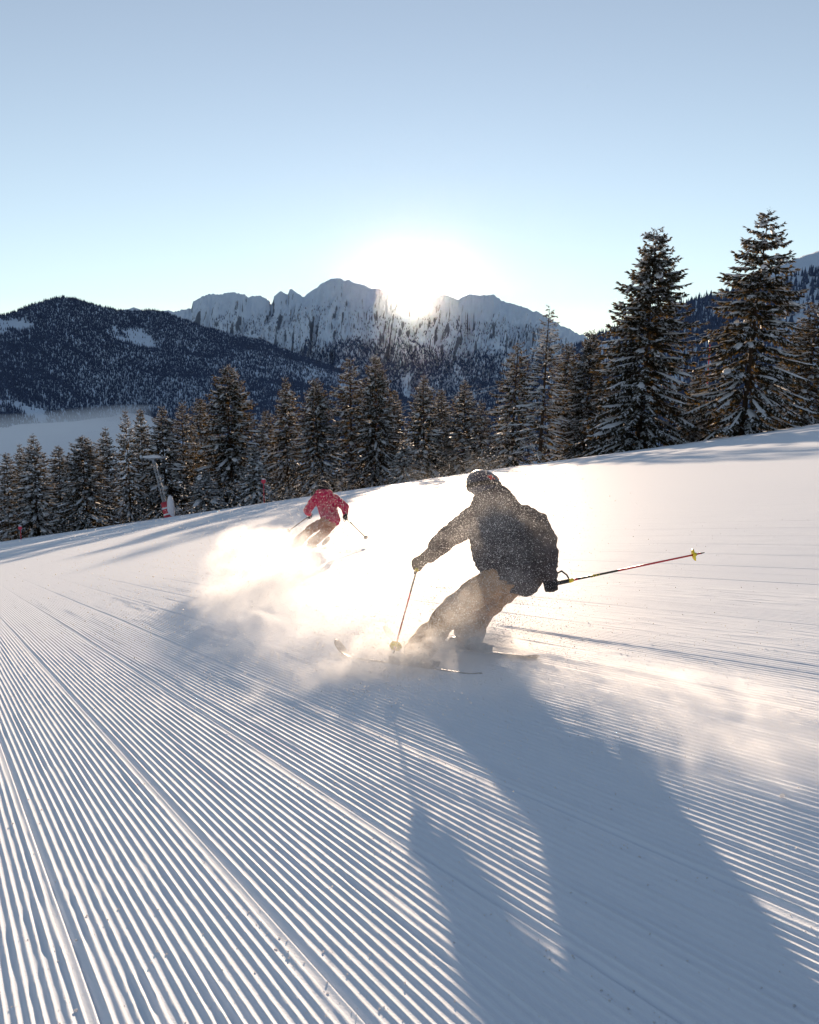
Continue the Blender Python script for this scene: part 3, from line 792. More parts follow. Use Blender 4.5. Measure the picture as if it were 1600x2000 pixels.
def fuse(name, bm, voxel, mat, parent, smooth_it=6, fold=None, seed=0.0):
    """one continuous skin round overlapping pieces"""
    bmesh.ops.recalc_face_normals(bm, faces=bm.faces)
    me = bpy.data.meshes.new('tmp'); bm.to_mesh(me); bm.free()
    o = bpy.data.objects.new('tmp', me); COL.objects.link(o)
    md = o.modifiers.new('r', 'REMESH'); md.mode = 'VOXEL'; md.voxel_size = voxel
    ms = o.modifiers.new('s', 'SMOOTH'); ms.iterations = smooth_it; ms.factor = 0.5
    dg = bpy.context.evaluated_depsgraph_get()
    nm = bpy.data.meshes.new_from_object(o.evaluated_get(dg))
    bpy.data.objects.remove(o); bpy.data.meshes.remove(me)
    nm.name = name
    n = len(nm.vertices)
    if fold:
        amp, sc = fold[:2]; stretch = fold[2] if len(fold) > 2 else (1, 1, 1)
        co = np.empty(n * 3, np.float32); nm.vertices.foreach_get('co', co); co = co.reshape(-1, 3)
        nr = np.empty(n * 3, np.float32); nm.vertex_normals.foreach_get('vector', nr); nr = nr.reshape(-1, 3)
        dsp = np.empty(n)
        for i in range(n):
            q = Vector((co[i, 0] * stretch[0] * sc + seed, co[i, 1] * stretch[1] * sc, co[i, 2] * stretch[2] * sc))
            q2 = q + Vector((mnoise.noise(q * 0.7), mnoise.noise(q * 0.7 + Vector((5, 1, 2))), mnoise.noise(q * 0.7 + Vector((1, 7, 3))))) * 0.9
            w = mnoise.noise(q2)
            dsp[i] = (1 - 2.2 * abs(w)) * amp + 0.35 * amp * mnoise.noise(q * 2.6)
        co = co + nr * dsp[:, None].astype(np.float32)
        nm.vertices.foreach_set('co', co.ravel()); nm.update()
    nm.polygons.foreach_set('use_smooth', np.ones(len(nm.polygons), dtype=bool))
    nm.materials.clear(); nm.materials.append(mat)
    return obj(name, nm, parent)
def cloth(name, col, var=0.25, rough=0.75):
    return simple(name, col, rough, 0.2, var, 14.0)
M_jacket = cloth('charcoal shell fabric', (0.066, 0.054, 0.055))
M_trous = cloth('brown grey ski trousers', (0.40, 0.25, 0.145))
M_black = cloth('black leather', (0.018, 0.017, 0.018))
M_helmet = simple('matt navy helmet', (0.030, 0.032, 0.060), 0.32, 0.5, 0.1, 8.0)
M_red = simple('bright red print', (0.62, 0.035, 0.04), 0.5, 0.4)
M_skin = simple('skin', (0.50, 0.31, 0.23), 0.55, 0.3)
M_crimson = cloth('crimson jacket', (0.50, 0.016, 0.075))
M_rust = cloth('rust lower panel', (0.42, 0.07, 0.05))
M_olive = cloth('olive brown trousers', (0.42, 0.19, 0.10))
M_boot = simple('dark boot shell', (0.045, 0.042, 0.045), 0.35, 0.45, 0.2, 10.0)
M_buckle = simple('metal buckle', (0.45, 0.43, 0.40), 0.35, 0.5, 0, 1, 0.7)
M_polered = simple('red lacquer', (0.46, 0.018, 0.035), 0.35, 0.5)
M_poleblack = simple('black lacquer', (0.015, 0.014, 0.015), 0.35, 0.5)
M_yellow = simple('yellow plastic', (0.82, 0.62, 0.03), 0.45, 0.4)
M_grey = simple('grey aluminium', (0.30, 0.27, 0.22), 0.4, 0.5, 0, 1, 0.3)
M_skitop = simple('dark ski top sheet', (0.06, 0.045, 0.05), 0.35, 0.5, 0.3, 5.0)
M_skibase = simple('ski base', (0.03, 0.03, 0.03), 0.3, 0.5)

def glove(name, parent, hand, wrist, axis, mat, seed, s=1.0):
    """gloved fist closed round a pole grip running along axis through hand"""
    hand = Vector(hand); ax = Vector(axis).normalized(); fore = (hand - Vector(wrist)).normalized()
    out = (fore - ax * fore.dot(ax)).normalized()       # from wrist towards the knuckles
    side = ax.cross(out)
    bm = bmesh.new()
    pc = hand - out * 0.045 * s
    for k in (-0.028, 0.0, 0.028): capsule(bm, pc - out * 0.03 * s + ax * k * s, 0.024 * s, pc + out * 0.012 * s + ax * k * s + side * 0.022 * s, 0.022 * s, 10, 3)
    for i, (k, ln) in enumerate(((-0.036, 0.92), (-0.012, 1.05), (0.012, 1.0), (0.035, 0.82))):
        b = pc + ax * k * s + side * 0.022 * s + out * 0.012 * s
        q1 = hand + ax * k * s + (side * 0.034 + out * 0.024) * s * ln
        q2 = hand + ax * k * s + (out * 0.044 - side * 0.012) * s * ln
        q3 = hand + ax * k * s + (out * 0.010 - side * 0.036) * s * ln
        capsule(bm, b, 0.0155 * s, q1, 0.0145 * s, 8, 3); capsule(bm, q1, 0.0145 * s, q2, 0.0135 * s, 8, 3); capsule(bm, q2, 0.0135 * s, q3, 0.012 * s, 8, 3)
    th0 = pc - ax * 0.03 * s - side * 0.012 * s; th1 = hand - ax * 0.05 * s - side * 0.03 * s; th2 = hand - ax * 0.035 * s - side * 0.036 * s + out * 0.028 * s
    capsule(bm, th0, 0.018 * s, th1, 0.0155 * s, 8, 3); capsule(bm, th1, 0.0155 * s, th2, 0.013 * s, 8, 3)
    capsule(bm, pc - out * 0.02 * s, 0.034 * s, Vector(wrist) - fore * 0.02, 0.050 * s, 12, 3)
    return fuse(name, bm, 0.0065 if s > 0.9 else 0.0075, mat, parent, 2, (0.0015, 40), seed)

def skier(name, label, J, mats, helmet_r, sc, emblem, hood_pts, torso, vox, seed):
    W = {k: Vector(P(*v)) for k, v in J.items()}
    floor = (W['anL'] + W['anR']) / 2
    o = empty('person', tuple(floor), label, 'person')
    off = -floor
    def L(p): return Vector(p) + off
    Q = {k: L(v) for k, v in W.items()}
    mj, mt, mg, mh, mb = mats
    # body: one continuous figure under the clothes, with a face and hands
    bm = bmesh.new()
    hd = (Q['head'] - Q['neck']).normalized()
    face = Vector(J_FACE[name]).normalized()
    face = (face - hd * face.dot(hd) * 0.4).normalized()
    rt = face.cross(hd).normalized()
    H0 = Q['head'] - hd * 0.02 * sc
    Rm = Matrix((rt, face, hd)).transposed()
    ellipsoid(bm, H0, (0.074 * sc, 0.092 * sc, 0.110 * sc), Rm)
    ellipsoid(bm, H0 + face * 0.030 * sc - hd * 0.062 * sc, (0.055 * sc, 0.062 * sc, 0.055 * sc), Rm)      # jaw
    capsule(bm, H0 + face * 0.088 * sc + hd * 0.008 * sc, 0.010 * sc, H0 + face * 0.106 * sc - hd * 0.028 * sc, 0.015 * sc, 8, 3)   # nose
    for e in (-1, 1):
        ellipsoid(bm, H0 + rt * e * 0.074 * sc - hd * 0.012 * sc, (0.012 * sc, 0.022 * sc, 0.032 * sc), Rm, 2)   # ears
        ellipsoid(bm, H0 + rt * e * 0.030 * sc + face * 0.080 * sc + hd * 0.004 * sc, (0.013 * sc, 0.010 * sc, 0.009 * sc), Rm, 2)  # eyes
    ellipsoid(bm, H0 + face * 0.088 * sc - hd * 0.060 * sc, (0.024 * sc, 0.010 * sc, 0.009 * sc), Rm, 2)   # mouth
    capsule(bm, Q['head'] - hd * 0.06 * sc, 0.052 * sc, Q['neck'] - hd * 0.04, 0.058 * sc)
    for (a, ra, b, rb) in torso: capsule(bm, L(P(*a)), (ra - 0.045) * sc, L(P(*b)), (rb - 0.045) * sc)
    for sd in 'LR':
        capsule(bm, Q['sh' + sd], 0.060 * sc, Q['el' + sd], 0.046 * sc); capsule(bm, Q['el' + sd], 0.046 * sc, Q['wr' + sd], 0.030 * sc)
        capsule(bm, Q['wr' + sd], 0.030 * sc, Q['ha' + sd] * 0.7 + Q['wr' + sd] * 0.3, 0.024 * sc)
        capsule(bm, Q['hip' + sd], 0.085 * sc, Q['kn' + sd], 0.060 * sc); capsule(bm, Q['kn' + sd], 0.060 * sc, Q['an' + sd], 0.045 * sc)
    capsule(bm, Q['neck'] - hd * 0.05, 0.06 * sc, L(P(*torso[0][0])), 0.08 * sc)
    fuse('body', bm, 0.013, M_skin, o, 2)
    # jacket
    bm = bmesh.new()
    for (a, ra, b, rb) in torso: capsule(bm, L(P(*a)), ra * sc, L(P(*b)), rb * sc, 20, 6)
    for sd, (r0, r1, r2) in (('L', (0.100, 0.083, 0.058)), ('R', (0.098, 0.084, 0.058))):
        capsule(bm, Q['sh' + sd], r0 * sc, Q['el' + sd], r1 * sc, 16); capsule(bm, Q['el' + sd], r1 * sc, Q['wr' + sd], r2 * sc, 16)
    capsule(bm, Q['shL'], 0.10 * sc, Q['neck'], 0.085 * sc); capsule(bm, Q['shR'], 0.105 * sc, Q['neck'], 0.085 * sc)
    jk = fuse('jacket', bm, vox, mj, o, 10, (0.015 * sc, 8.0, (1, 1, 1.7)), seed)
    bm = bmesh.new()
    for (a, ra, b, rb) in hood_pts: capsule(bm, L(P(*a)), ra * sc, L(P(*b)), rb * sc, 16)
    fuse('hood', bm, vox, mj, jk, 4, (0.008 * sc, 12.0), seed + 3)
    # trousers
    bm = bmesh.new()
    hc = (Q['hipL'] + Q['hipR']) / 2
    capsule(bm, Q['hipL'], 0.118 * sc, Q['hipR'], 0.110 * sc, 16)
    for sd in 'LR':
        capsule(bm, Q['hip' + sd], (0.120 if sd == 'L' else 0.108) * sc, Q['kn' + sd], 0.098 * sc, 16)
        lowp = Q['an' + sd] + (Q['kn' + sd] - Q['an' + sd]) * 0.08
        capsule(bm, Q['kn' + sd], 0.098 * sc, Q['kn' + sd].lerp(lowp, 0.5), 0.092 * sc, 16); capsule(bm, Q['kn' + sd].lerp(lowp, 0.5), 0.092 * sc, lowp, 0.108 * sc, 16)
    fuse('trousers', bm, vox, mt, o, 4, (0.012 * sc, 8.0, (1, 1, 1.3)), seed + 7)
    # helmet
    bm = bmesh.new(); hr = helmet_r
    ellipsoid(bm, Q['head'] + hd * 0.012, (hr[0], hr[1], hr[2]), Rm, 4)
    ellipsoid(bm, Q['head'] - hd * 0.050 - face * 0.022, (hr[0] * 0.96, hr[1] * 0.84, hr[2] * 0.74), Rm, 4)
    for e in (-1, 1): ellipsoid(bm, Q['head'] + rt * e * 0.085 * sc - hd * 0.06 * sc, (0.035 * sc, 0.055 * sc, 0.060 * sc), Rm, 3)
    he = fuse('helmet', bm, 0.009, mh, o, 3)
    # goggle strap round the back of the helmet and the goggles in front
    bm = bmesh.new(); n = 40
    A = []
    for k in range(n):
        an = k * 6.28318 / n; c = rt * math.cos(an) * (hr[0] + 0.006) + face * math.sin(an) * (hr[1] + 0.006)
        for dz in (-0.018, 0.018): A.append(bm.verts.new(Q['head'] + c + hd * (dz - 0.012)))
    for k in range(n):
        j = (k + 1) % n; bm.faces.new((A[2 * k], A[2 * j], A[2 * j + 1], A[2 * k + 1]))
    st = bm_obj('goggle_strap', bm, M_black, he, True); sm = st.modifiers.new('thick', 'SOLIDIFY'); sm.thickness = 0.004
    bm = bmesh.new(); ellipsoid(bm, Q['head'] + face * 0.085 * sc - hd * 0.012, (0.082 * sc, 0.045 * sc, 0.045 * sc), Rm, 3); bm_obj('goggles', bm, M_black, o, True)
    if emblem:
        for (ex, ez, w, h, ro) in emblem:
            # small red marks printed on the back of the shell, following its curve
            bm = bmesh.new(); g = []
            back = -face
            for i in range(5):
                for j in range(4):
                    u = (i / 4 - 0.5) * w; v = (j / 3 - 0.5) * h
                    uu = u * math.cos(ro) - v * math.sin(ro) + ex; vv = u * math.sin(ro) + v * math.cos(ro) + ez
                    x_, z_ = uu / hr[0], vv / hr[2]; yy = math.sqrt(max(0.0, 1 - x_ * x_ - z_ * z_)) * hr[1] + 0.004
                    g.append(bm.verts.new(Q['head'] + hd * 0.012 + rt * uu + hd * vv + back * yy))
            for i in range(4):
                for j in range(3): bm.faces.new((g[i * 4 + j], g[i * 4 + 4 + j], g[i * 4 + 5 + j], g[i * 4 + 1 + j]))
            q = bm_obj('emblem', bm, M_red, he, True); q.modifiers.new('thick', 'SOLIDIFY').thickness = 0.003
    # gloves
    for sd in 'LR':
        ax = Vector(P(*POLES[name][sd][1])) - Vector(P(*POLES[name][sd][0]))
        glove('glove', o, Q['ha' + sd], Q['wr' + sd], -ax, mg, seed + ord(sd), sc)
    # boots
    sd_dir = Vector(SKI_DIR[name]).normalized()
    for sd in 'LR':
        n_ = SKI_N[name]; an = Q['an' + sd]; shin = (Q['kn' + sd] - an).normalized()
        soleL = an - n_ * 0.085
        bm = bmesh.new()
        capsule(bm, soleL - sd_dir * 0.10 + n_ * 0.045, 0.050, soleL + sd_dir * 0.15 + n_ * 0.035, 0.045, 14)
        capsule(bm, soleL - sd_dir * 0.10 + n_ * 0.02, 0.038, soleL + sd_dir * 0.17 + n_ * 0.016, 0.036, 12)
        capsule(bm, an - sd_dir * 0.02 - n_ * 0.02, 0.066, an + shin * 0.17, 0.080, 16)
        bt = fuse('ski_boot', bm, 0.010, mb, o, 2)
        lat = sd_dir.cross(n_).normalized()
        for k, f in enumerate((0.0, 0.06, 0.12)):
            c = an + shin * f + lat * 0.080
            bm = bmesh.new(); Mx = Matrix((sd_dir, lat, shin)).transposed()
            box_bm(bm, c, 0.075, 0.022, 0.018, Mx); bm_obj('buckle', bm, M_buckle, bt, False, 0.004)
    return o

def ski(loc, d, n, Lf, Lb, label, mtop, wscale=1.0, group=None):
    d = Vector(d).normalized(); n = Vector(n); n = (n - d * n.dot(d)).normalized(); w = d.cross(n)
    o = empty('ski', tuple(loc), label, 'ski', group)
    xs = np.concatenate([np.linspace(-Lb, Lf - 0.28, 22), np.linspace(Lf - 0.26, Lf, 14)])
    bm = bmesh.new(); rows = []
    for x in xs:
        f = (x + Lb) / (Lf + Lb)
        wd = (0.034 + 0.022 * abs(2 * f - 0.95) ** 1.8) * wscale
        if x > Lf - 0.10: wd *= math.sqrt(max(0.02, 1 - ((x - Lf + 0.10) / 0.10) ** 2))
        if x < -Lb + 0.05: wd *= math.sqrt(max(0.15, 1 - ((-Lb + 0.05 - x) / 0.05) ** 2))
        lift = 0.0
        if x > Lf - 0.30: lift += 0.135 * ((x - Lf + 0.30) / 0.30) ** 2
        if x < -Lb + 0.10: lift += 0.018 * ((-Lb + 0.10 - x) / 0.10) ** 2
        th = 0.007 + 0.007 * math.exp(-(x / 0.45) ** 2)
        c = d * x + n * lift
        rows.append([bm.verts.new(c + w * e * wd + n * t) for e, t in ((-1, 0), (1, 0), (1, th * 0.7), (0.8, th), (-0.8, th), (-1, th * 0.7))])
    for a, b in zip(rows[:-1], rows[1:]):
        for k in range(6): bm.faces.new((a[k], a[(k + 1) % 6], b[(k + 1) % 6], b[k]))
    bm.faces.new(rows[0][::-1]); bm.faces.new(rows[-1])
    bm_obj('ski_body', bm, mtop, o, True)
    Mx = Matrix((d, w, n)).transposed()
    for x, l, h in ((0.20, 0.10, 0.035), (-0.17, 0.13, 0.045)):
        bm = bmesh.new(); box_bm(bm, d * x + n * (0.014 + h / 2), l, 0.070, h, Mx); bm_obj('binding', bm, M_boot, o, False, 0.008)
    return o

def ski_pole(grip, tip, label, m1, m2, mgrip, mbask, group, lettering=False, r=0.0075):
    grip = Vector(grip); tip = Vector(tip); d = (tip - grip).normalized(); Ln = (tip - grip).length
    o = empty('ski_pole', tuple(grip), label, 'ski pole', group)
    a = d.orthogonal().normalized(); b = d.cross(a)
    def seg(nm, f0, f1, r0, r1, m, n=12, par=o):
        bm = bmesh.new(); tube_bm(bm, d * f0, d * f1, r0, r1, n); return bm_obj(nm, bm, m, par, True)
    bm = bmesh.new(); capsule(bm, -d * 0.075, 0.021, -d * 0.045, 0.017); capsule(bm, -d * 0.045, 0.017, d * 0.065, 0.0145)
    gp = bm_obj('grip', bm, M_poleblack, o, True)
    bm = bmesh.new(); capsule(bm, -d * 0.088, 0.0235, -d * 0.066, 0.0235); bm_obj('grip_cap', bm, mgrip, gp, True)
    seg('grip_collar', 0.066, 0.098, 0.0175, 0.0125, mgrip)
    # wrist loop
    bm = bmesh.new()
    pts = [(-d * 0.07 + a * 0.018), (-d * 0.04 + a * 0.06 + b * 0.02), (d * 0.03 + a * 0.075 + b * 0.03), (d * 0.06 + a * 0.045 + b * 0.01), (d * 0.07 + a * 0.012)]
    for p, q in zip(pts[:-1], pts[1:]): capsule(bm, p, 0.006, q, 0.006, 8, 3)
    bm_obj('strap', bm, M_black, o, True)
    bands = [(0.095, 0.13, m2), (0.13, 0.42, m1), (0.42, Ln - 0.03, m2)] if lettering else [(0.095, Ln * 0.35, m1), (Ln * 0.35, Ln - 0.03, m2)]
    for f0, f1, m in bands:
        ra = r * (1.12 - 0.35 * f0 / Ln); rb = r * (1.12 - 0.35 * f1 / Ln); seg('shaft', f0, f1, ra, rb, m)
    seg('tip', Ln - 0.035, Ln - 0.002, 0.006, 0.0025, M_poleblack)
    # basket: ribbed dish
    bm = bmesh.new(); c = d * (Ln - 0.085); n = 24; prof = [(0.010, 0.020), (0.014, 0.005), (0.030, -0.004), (0.043, 0.004), (0.044, 0.010), (0.030, 0.004), (0.016, 0.013), (0.011, 0.026)]
    R_ = [[bm.verts.new(c + d * z + (a * math.cos(k * 6.28318 / n) + b * math.sin(k * 6.28318 / n)) * rad * (1 + (0.06 if k % 4 < 2 else -0.04) * (rad > 0.035))) for k in range(n)] for rad, z in prof]
    for i in range(len(R_)):
        for k in range(n): bm.faces.new((R_[i][k], R_[i][(k + 1) % n], R_[(i + 1) % len(R_)][(k + 1) % n], R_[(i + 1) % len(R_)][k]))
    bm_obj('basket', bm, mbask, o, True)
    if lettering:
        cu = bpy.data.curves.new('lettering', 'FONT'); cu.body = 'LEKI'; cu.size = 0.030; cu.extrude = 0.0008; cu.space_character = 1.25
        t = bpy.data.objects.new('tmp', cu); COL.objects.link(t)
        me = bpy.data.meshes.new_from_object(t.evaluated_get(bpy.context.evaluated_depsgraph_get())); bpy.data.objects.remove(t)
        me.name = 'lettering'; me.materials.clear(); me.materials.append(M_yellow)
        toward = (Vector(CAM) - grip); toward = (toward - d * toward.dot(d)).normalized(); yv = toward.cross(d).normalized()
        xv = d if yv.z > 0 else -d; yv = toward.cross(xv)
        le = obj('lettering', me, o)
        Mx = Matrix((xv, yv, toward)).transposed().to_4x4()
        Mx.translation = (d * (0.22 if xv == d else 0.32)) + toward * 0.0088 - yv * 0.0105
        le.matrix_local = Mx
    return o

nslope = Vector((-SX, -SY, 1)).normalized()
J_FACE = {'near': (-0.75, 0.65, -0.1), 'far': (-0.1, 1.0, -0.15)}
SKI_DIR = {'near': None, 'far': None}; SKI_N = {}
def on_slope(dx, dy): return Vector((dx, dy, SX * dx + SY * dy)).normalized()
SKI_DIR['near'] = on_slope(-0.65, 0.76); SKI_DIR['far'] = on_slope(0.30, 0.95)
def edged(d, ang):
    return Matrix.Rotation(ang, 3, d) @ nslope
SKI_N['near'] = edged(SKI_DIR['near'], math.radians(26)); SKI_N['far'] = edged(SKI_DIR['far'], math.radians(24))
POLES = {
    'near': {'L': ((817, 1102, 7.18), (769, 1276, 6.32)), 'R': ((1094, 1138, 6.42), (1377, 1079, 6.30))},
    'far': {'L': ((604, 1008, 19.1), (560, 1040, 18.5)), 'R': ((675, 1011, 18.6), (718, 1053, 17.8))}}
JN = dict(pelv=(1000, 1128, 6.55), neck=(957, 986, 6.98), head=(945, 948, 7.05), shL=(936, 1006, 6.93), elL=(874, 1052, 7.08), wrL=(836, 1085, 7.18), haL=(817, 1100, 7.18),
          shR=(1042, 1022, 6.72), elR=(1066, 1062, 6.46), wrR=(1071, 1122, 6.43), haR=(1075, 1142, 6.43),
          hipL=(972, 1130, 6.60), knL=(890, 1186, 6.80), anL=(812, 1275, 6.55), hipR=(1000, 1134, 6.55), knR=(940, 1192, 7.0), anR=(914, 1244, 6.70))
torsoN = [((956, 1030, 6.88), 0.160, (968, 1082, 6.72), 0.168), ((968, 1082, 6.72), 0.168, (992, 1124, 6.60), 0.145),
          ((1004, 1036, 6.78), 0.150, (1012, 1082, 6.66), 0.160), ((1012, 1082, 6.66), 0.160, (1020, 1124, 6.54), 0.148),
          ((992, 1124, 6.60), 0.145, (1020, 1124, 6.54), 0.148), ((956, 1030, 6.88), 0.160, (1004, 1036, 6.78), 0.150), ((968, 1082, 6.72), 0.168, (1012, 1082, 6.66), 0.160)]
hoodN = [((946, 986, 6.97), 0.105, (976, 974, 6.90), 0.100), ((962, 990, 6.92), 0.12, (990, 985, 6.86), 0.085)]
skier('near', 'skier in a charcoal hooded jacket and brown trousers carving in the foreground', JN, (M_jacket, M_trous, M_black, M_helmet, M_boot), (0.120, 0.142, 0.126), 1.0,
      [(-0.058, 0.035, 0.040, 0.014, 0.5), (-0.050, 0.022, 0.044, 0.012, -0.6), (-0.066, 0.020, 0.012, 0.040, 0.2), (0.030, 0.045, 0.034, 0.014, -0.4), (0.034, 0.034, 0.012, 0.032, 0.4)], hoodN, torsoN, 0.0125, 1.3)
JF = dict(pelv=(646, 1018, 18.6), neck=(631, 963, 19.0), head=(632, 949.5, 19.08), shL=(617, 974, 18.92), elL=(600, 997, 18.90), wrL=(603, 1004, 19.08), haL=(605, 1008, 19.1),
          shR=(654, 975, 18.84), elR=(674, 990, 18.68), wrR=(674, 1004, 18.62), haR=(674, 1010, 18.60),
          hipL=(637, 1018, 18.62), knL=(608, 1033, 18.85), anL=(582, 1058, 18.55), hipR=(650, 1020, 18.58), knR=(631, 1043, 18.95), anR=(608, 1062, 18.62))
torsoF = [((627, 978, 18.92), 0.130, (634, 998, 18.78), 0.120), ((634, 998, 18.78), 0.120, (640, 1016, 18.64), 0.135),
          ((643, 980, 18.86), 0.130, (648, 998, 18.74), 0.125), ((648, 998, 18.74), 0.125, (652, 1016, 18.60), 0.140),
          ((627, 978, 18.92), 0.130, (643, 980, 18.86), 0.130), ((640, 1016, 18.64), 0.135, (652, 1016, 18.60), 0.140)]
hoodF = [((625, 965, 18.95), 0.11, (640, 965, 18.92), 0.11), ((632, 969, 18.88), 0.13, (634, 973, 18.86), 0.12)]
skier('far', 'skier in a crimson jacket and olive trousers further down the slope', JF, (M_crimson, M_olive, M_black, M_black, M_boot), (0.108, 0.125, 0.118), 0.95, None, hoodF, torsoF, 0.016, 5.1)

def stand(J, sd, d, n):
    p = Vector(P(*J['an' + sd])); return p - n * 0.105
gN = 'skis and poles of the charcoal jacketed skier'; gF = 'skis and poles of the crimson jacketed skier'
pit = Matrix.Rotation(math.radians(0.6), 3, SKI_DIR['near'].cross(nslope))
dN = pit @ SKI_DIR['near']
ski(stand(JN, 'R', 0, SKI_N['near']), dN, SKI_N['near'], 1.02, 0.72, 'inside ski of the charcoal jacketed skier with its dark tail sticking out to the right', M_skitop, 1.0, gN)
ski(stand(JN, 'L', 0, SKI_N['near']), dN, SKI_N['near'], 1.02, 0.72, 'outside ski of the charcoal jacketed skier half buried in spray', M_skitop, 1.0, gN)
ski(stand(JF, 'R', 0, SKI_N['far']), SKI_DIR['far'], SKI_N['far'], 0.95, 0.70, 'inside ski of the crimson jacketed skier in drifting spray', M_skitop, 1.0, gF)
ski(stand(JF, 'L', 0, SKI_N['far']), SKI_DIR['far'], SKI_N['far'], 0.95, 0.70, 'outside ski of the crimson jacketed skier hidden by the thick spray', M_skitop, 1.0, gF)
ski_pole(P(*POLES['near']['L'][0]), P(*POLES['near']['L'][1]), 'dark red ski pole pointing down with a yellow basket in front of the skier', M_poleblack, M_polered, M_yellow, M_yellow, gN, False)
ski_pole(P(*POLES['near']['R'][0]), P(*POLES['near']['R'][1]), 'red and black ski pole trailing out to the right with yellow basket', M_poleblack, M_polered, M_yellow, M_yellow, gN, True)
ski_pole(P(*POLES['far']['L'][0]), P(*POLES['far']['L'][1]), 'thin grey ski pole on the spray side of the crimson jacketed skier', M_grey, M_grey, M_poleblack, M_grey, gF, False, 0.012)
ski_pole(P(*POLES['far']['R'][0]), P(*POLES['far']['R'][1]), 'thin grey ski pole reaching out over clear snow beside the crimson jacketed skier', M_grey, M_grey, M_poleblack, M_grey, gF, False, 0.012)


# ------------------------------------------------------------------ powder thrown up by the skis
def spray_mat(name, K, seed, scale=1.6, g=0.30, lo=0.40, hi=0.66):
    m = bpy.data.materials.new(name); m.use_nodes = True
    n = m.node_tree.nodes; l = m.node_tree.links; n.remove(n['Principled BSDF'])
    v = n.new('ShaderNodeVolumePrincipled'); v.inputs['Color'].default_value = (0.975, 0.98, 0.985, 1); v.inputs['Anisotropy'].default_value = g
    tc = n.new('ShaderNodeTexCoord'); geo = n.new('ShaderNodeNewGeometry')
    ln = n.new('ShaderNodeVectorMath'); ln.operation = 'LENGTH'; l.new(tc.outputs['Object'], ln.inputs[0])
    mp = n.new('ShaderNodeMapping'); mp.inputs['Location'].default_value = (seed * 3.1, seed, seed * 1.7); mp.inputs['Scale'].default_value = (scale * 1.5, scale * 0.8, scale * 2.2); mp.inputs['Rotation'].default_value = (0.5, 0.2, 0.6)
    l.new(geo.outputs['Position'], mp.inputs['Vector'])
    t = n.new('ShaderNodeTexNoise'); t.inputs['Scale'].default_value = 1.0; t.inputs['Detail'].default_value = 8; t.inputs['Roughness'].default_value = 0.70
    t.inputs['Distortion'].default_value = 1.2
    l.new(mp.outputs[0], t.inputs['Vector'])
    ad = n.new('ShaderNodeMath'); ad.operation = 'MULTIPLY_ADD'; ad.inputs[1].default_value = -0.9; l.new(t.outputs['Fac'], ad.inputs[0]); l.new(ln.outputs['Value'], ad.inputs[2])
    mr = n.new('ShaderNodeMapRange'); mr.interpolation_type = 'SMOOTHSTEP'
    mr.inputs[1].default_value = -0.30; mr.inputs[2].default_value = 0.55; mr.inputs[3].default_value = 1.0; mr.inputs[4].default_value = 0.0
    l.new(ad.outputs[0], mr.inputs[0])
    m2 = n.new('ShaderNodeMapRange'); m2.inputs[1].default_value = lo; m2.inputs[2].default_value = hi; m2.inputs[3].default_value = 0.06; m2.inputs[4].default_value = 1.0
    l.new(t.outputs['Fac'], m2.inputs[0])
    mu = n.new('ShaderNodeMath'); mu.operation = 'MULTIPLY'; l.new(mr.outputs[0], mu.inputs[0]); l.new(m2.outputs[0], mu.inputs[1])
    mk = n.new('ShaderNodeMath'); mk.operation = 'MULTIPLY'; mk.inputs[1].default_value = K; l.new(mu.outputs[0], mk.inputs[0])
    # nothing beyond the unit sphere
    lt = n.new('ShaderNodeMapRange'); lt.inputs[1].default_value = 0.75; lt.inputs[2].default_value = 1.0; lt.inputs[3].default_value = 1.0; lt.inputs[4].default_value = 0.0; lt.interpolation_type = 'SMOOTHSTEP'
    l.new(ln.outputs['Value'], lt.inputs[0])
    mf = n.new('ShaderNodeMath'); mf.operation = 'MULTIPLY'; l.new(mk.outputs[0], mf.inputs[0]); l.new(lt.outputs[0], mf.inputs[1])
    l.new(mf.outputs[0], v.inputs['Density']); l.new(v.outputs[0], n['Material Output'].inputs['Volume'])
    return m
SPRAY = [   # ground pixel, height of the centre, radii (across, along, up), turn, density
    ((530, 1098), 0.25, (0.90, 1.7, 0.58), 20, 2.2),
    ((570, 1096), 0.06, (0.50, 0.8, 0.24), 20, 2.0),
    ((510, 1135), 0.30, (1.10, 1.7, 0.66), 15, 3.2),
    ((515, 1190), 0.24, (1.05, 1.5, 0.55), 20, 2.8),
    ((580, 1245), 0.16, (1.10, 1.2, 0.36), 40, 1.4),
    ((690, 1272), 0.14, (1.00, 0.9, 0.30), 50, 1.8),
    ((760, 1300), 0.10, (0.85, 0.5, 0.25), 40, 6.0),
    ((870, 1308), 0.10, (0.85, 0.38, 0.25), 0, 7.0),
    ((650, 1330), 0.06, (0.85, 0.45, 0.18), 30, 2.2),
    ((1000, 1340), 0.08, (0.95, 0.45, 0.20), -20, 2.2),
    ((1230, 1365), 0.06, (1.3, 0.55, 0.16), -25, 2.0),
    ((1440, 1425), 0.05, (1.2, 0.55, 0.15), -25, 2.0),
    ((1600, 1510), 0.05, (1.0, 0.50, 0.14), -25, 2.0),
    ((730, 1064), 0.06, (0.8, 0.6, 0.22), 0, 1.6),
    ((470, 1120), 0.62, (0.50, 0.7, 0.38), 15, 1.5),
    ((600, 1150), 0.45, (0.70, 0.8, 0.40), 25, 1.6),
    ((700, 1215), 0.30, (0.80, 0.7, 0.34), 35, 1.8),
    ((600, 1085), 0.50, (0.9, 0.8, 0.70), 0, 0.30),
    ((900, 1330), 0.75, (0.85, 0.40, 0.95), 0, 0.42),
    ((860, 1322), 0.35, (0.70, 0.35, 0.55), 0, 0.8),
]
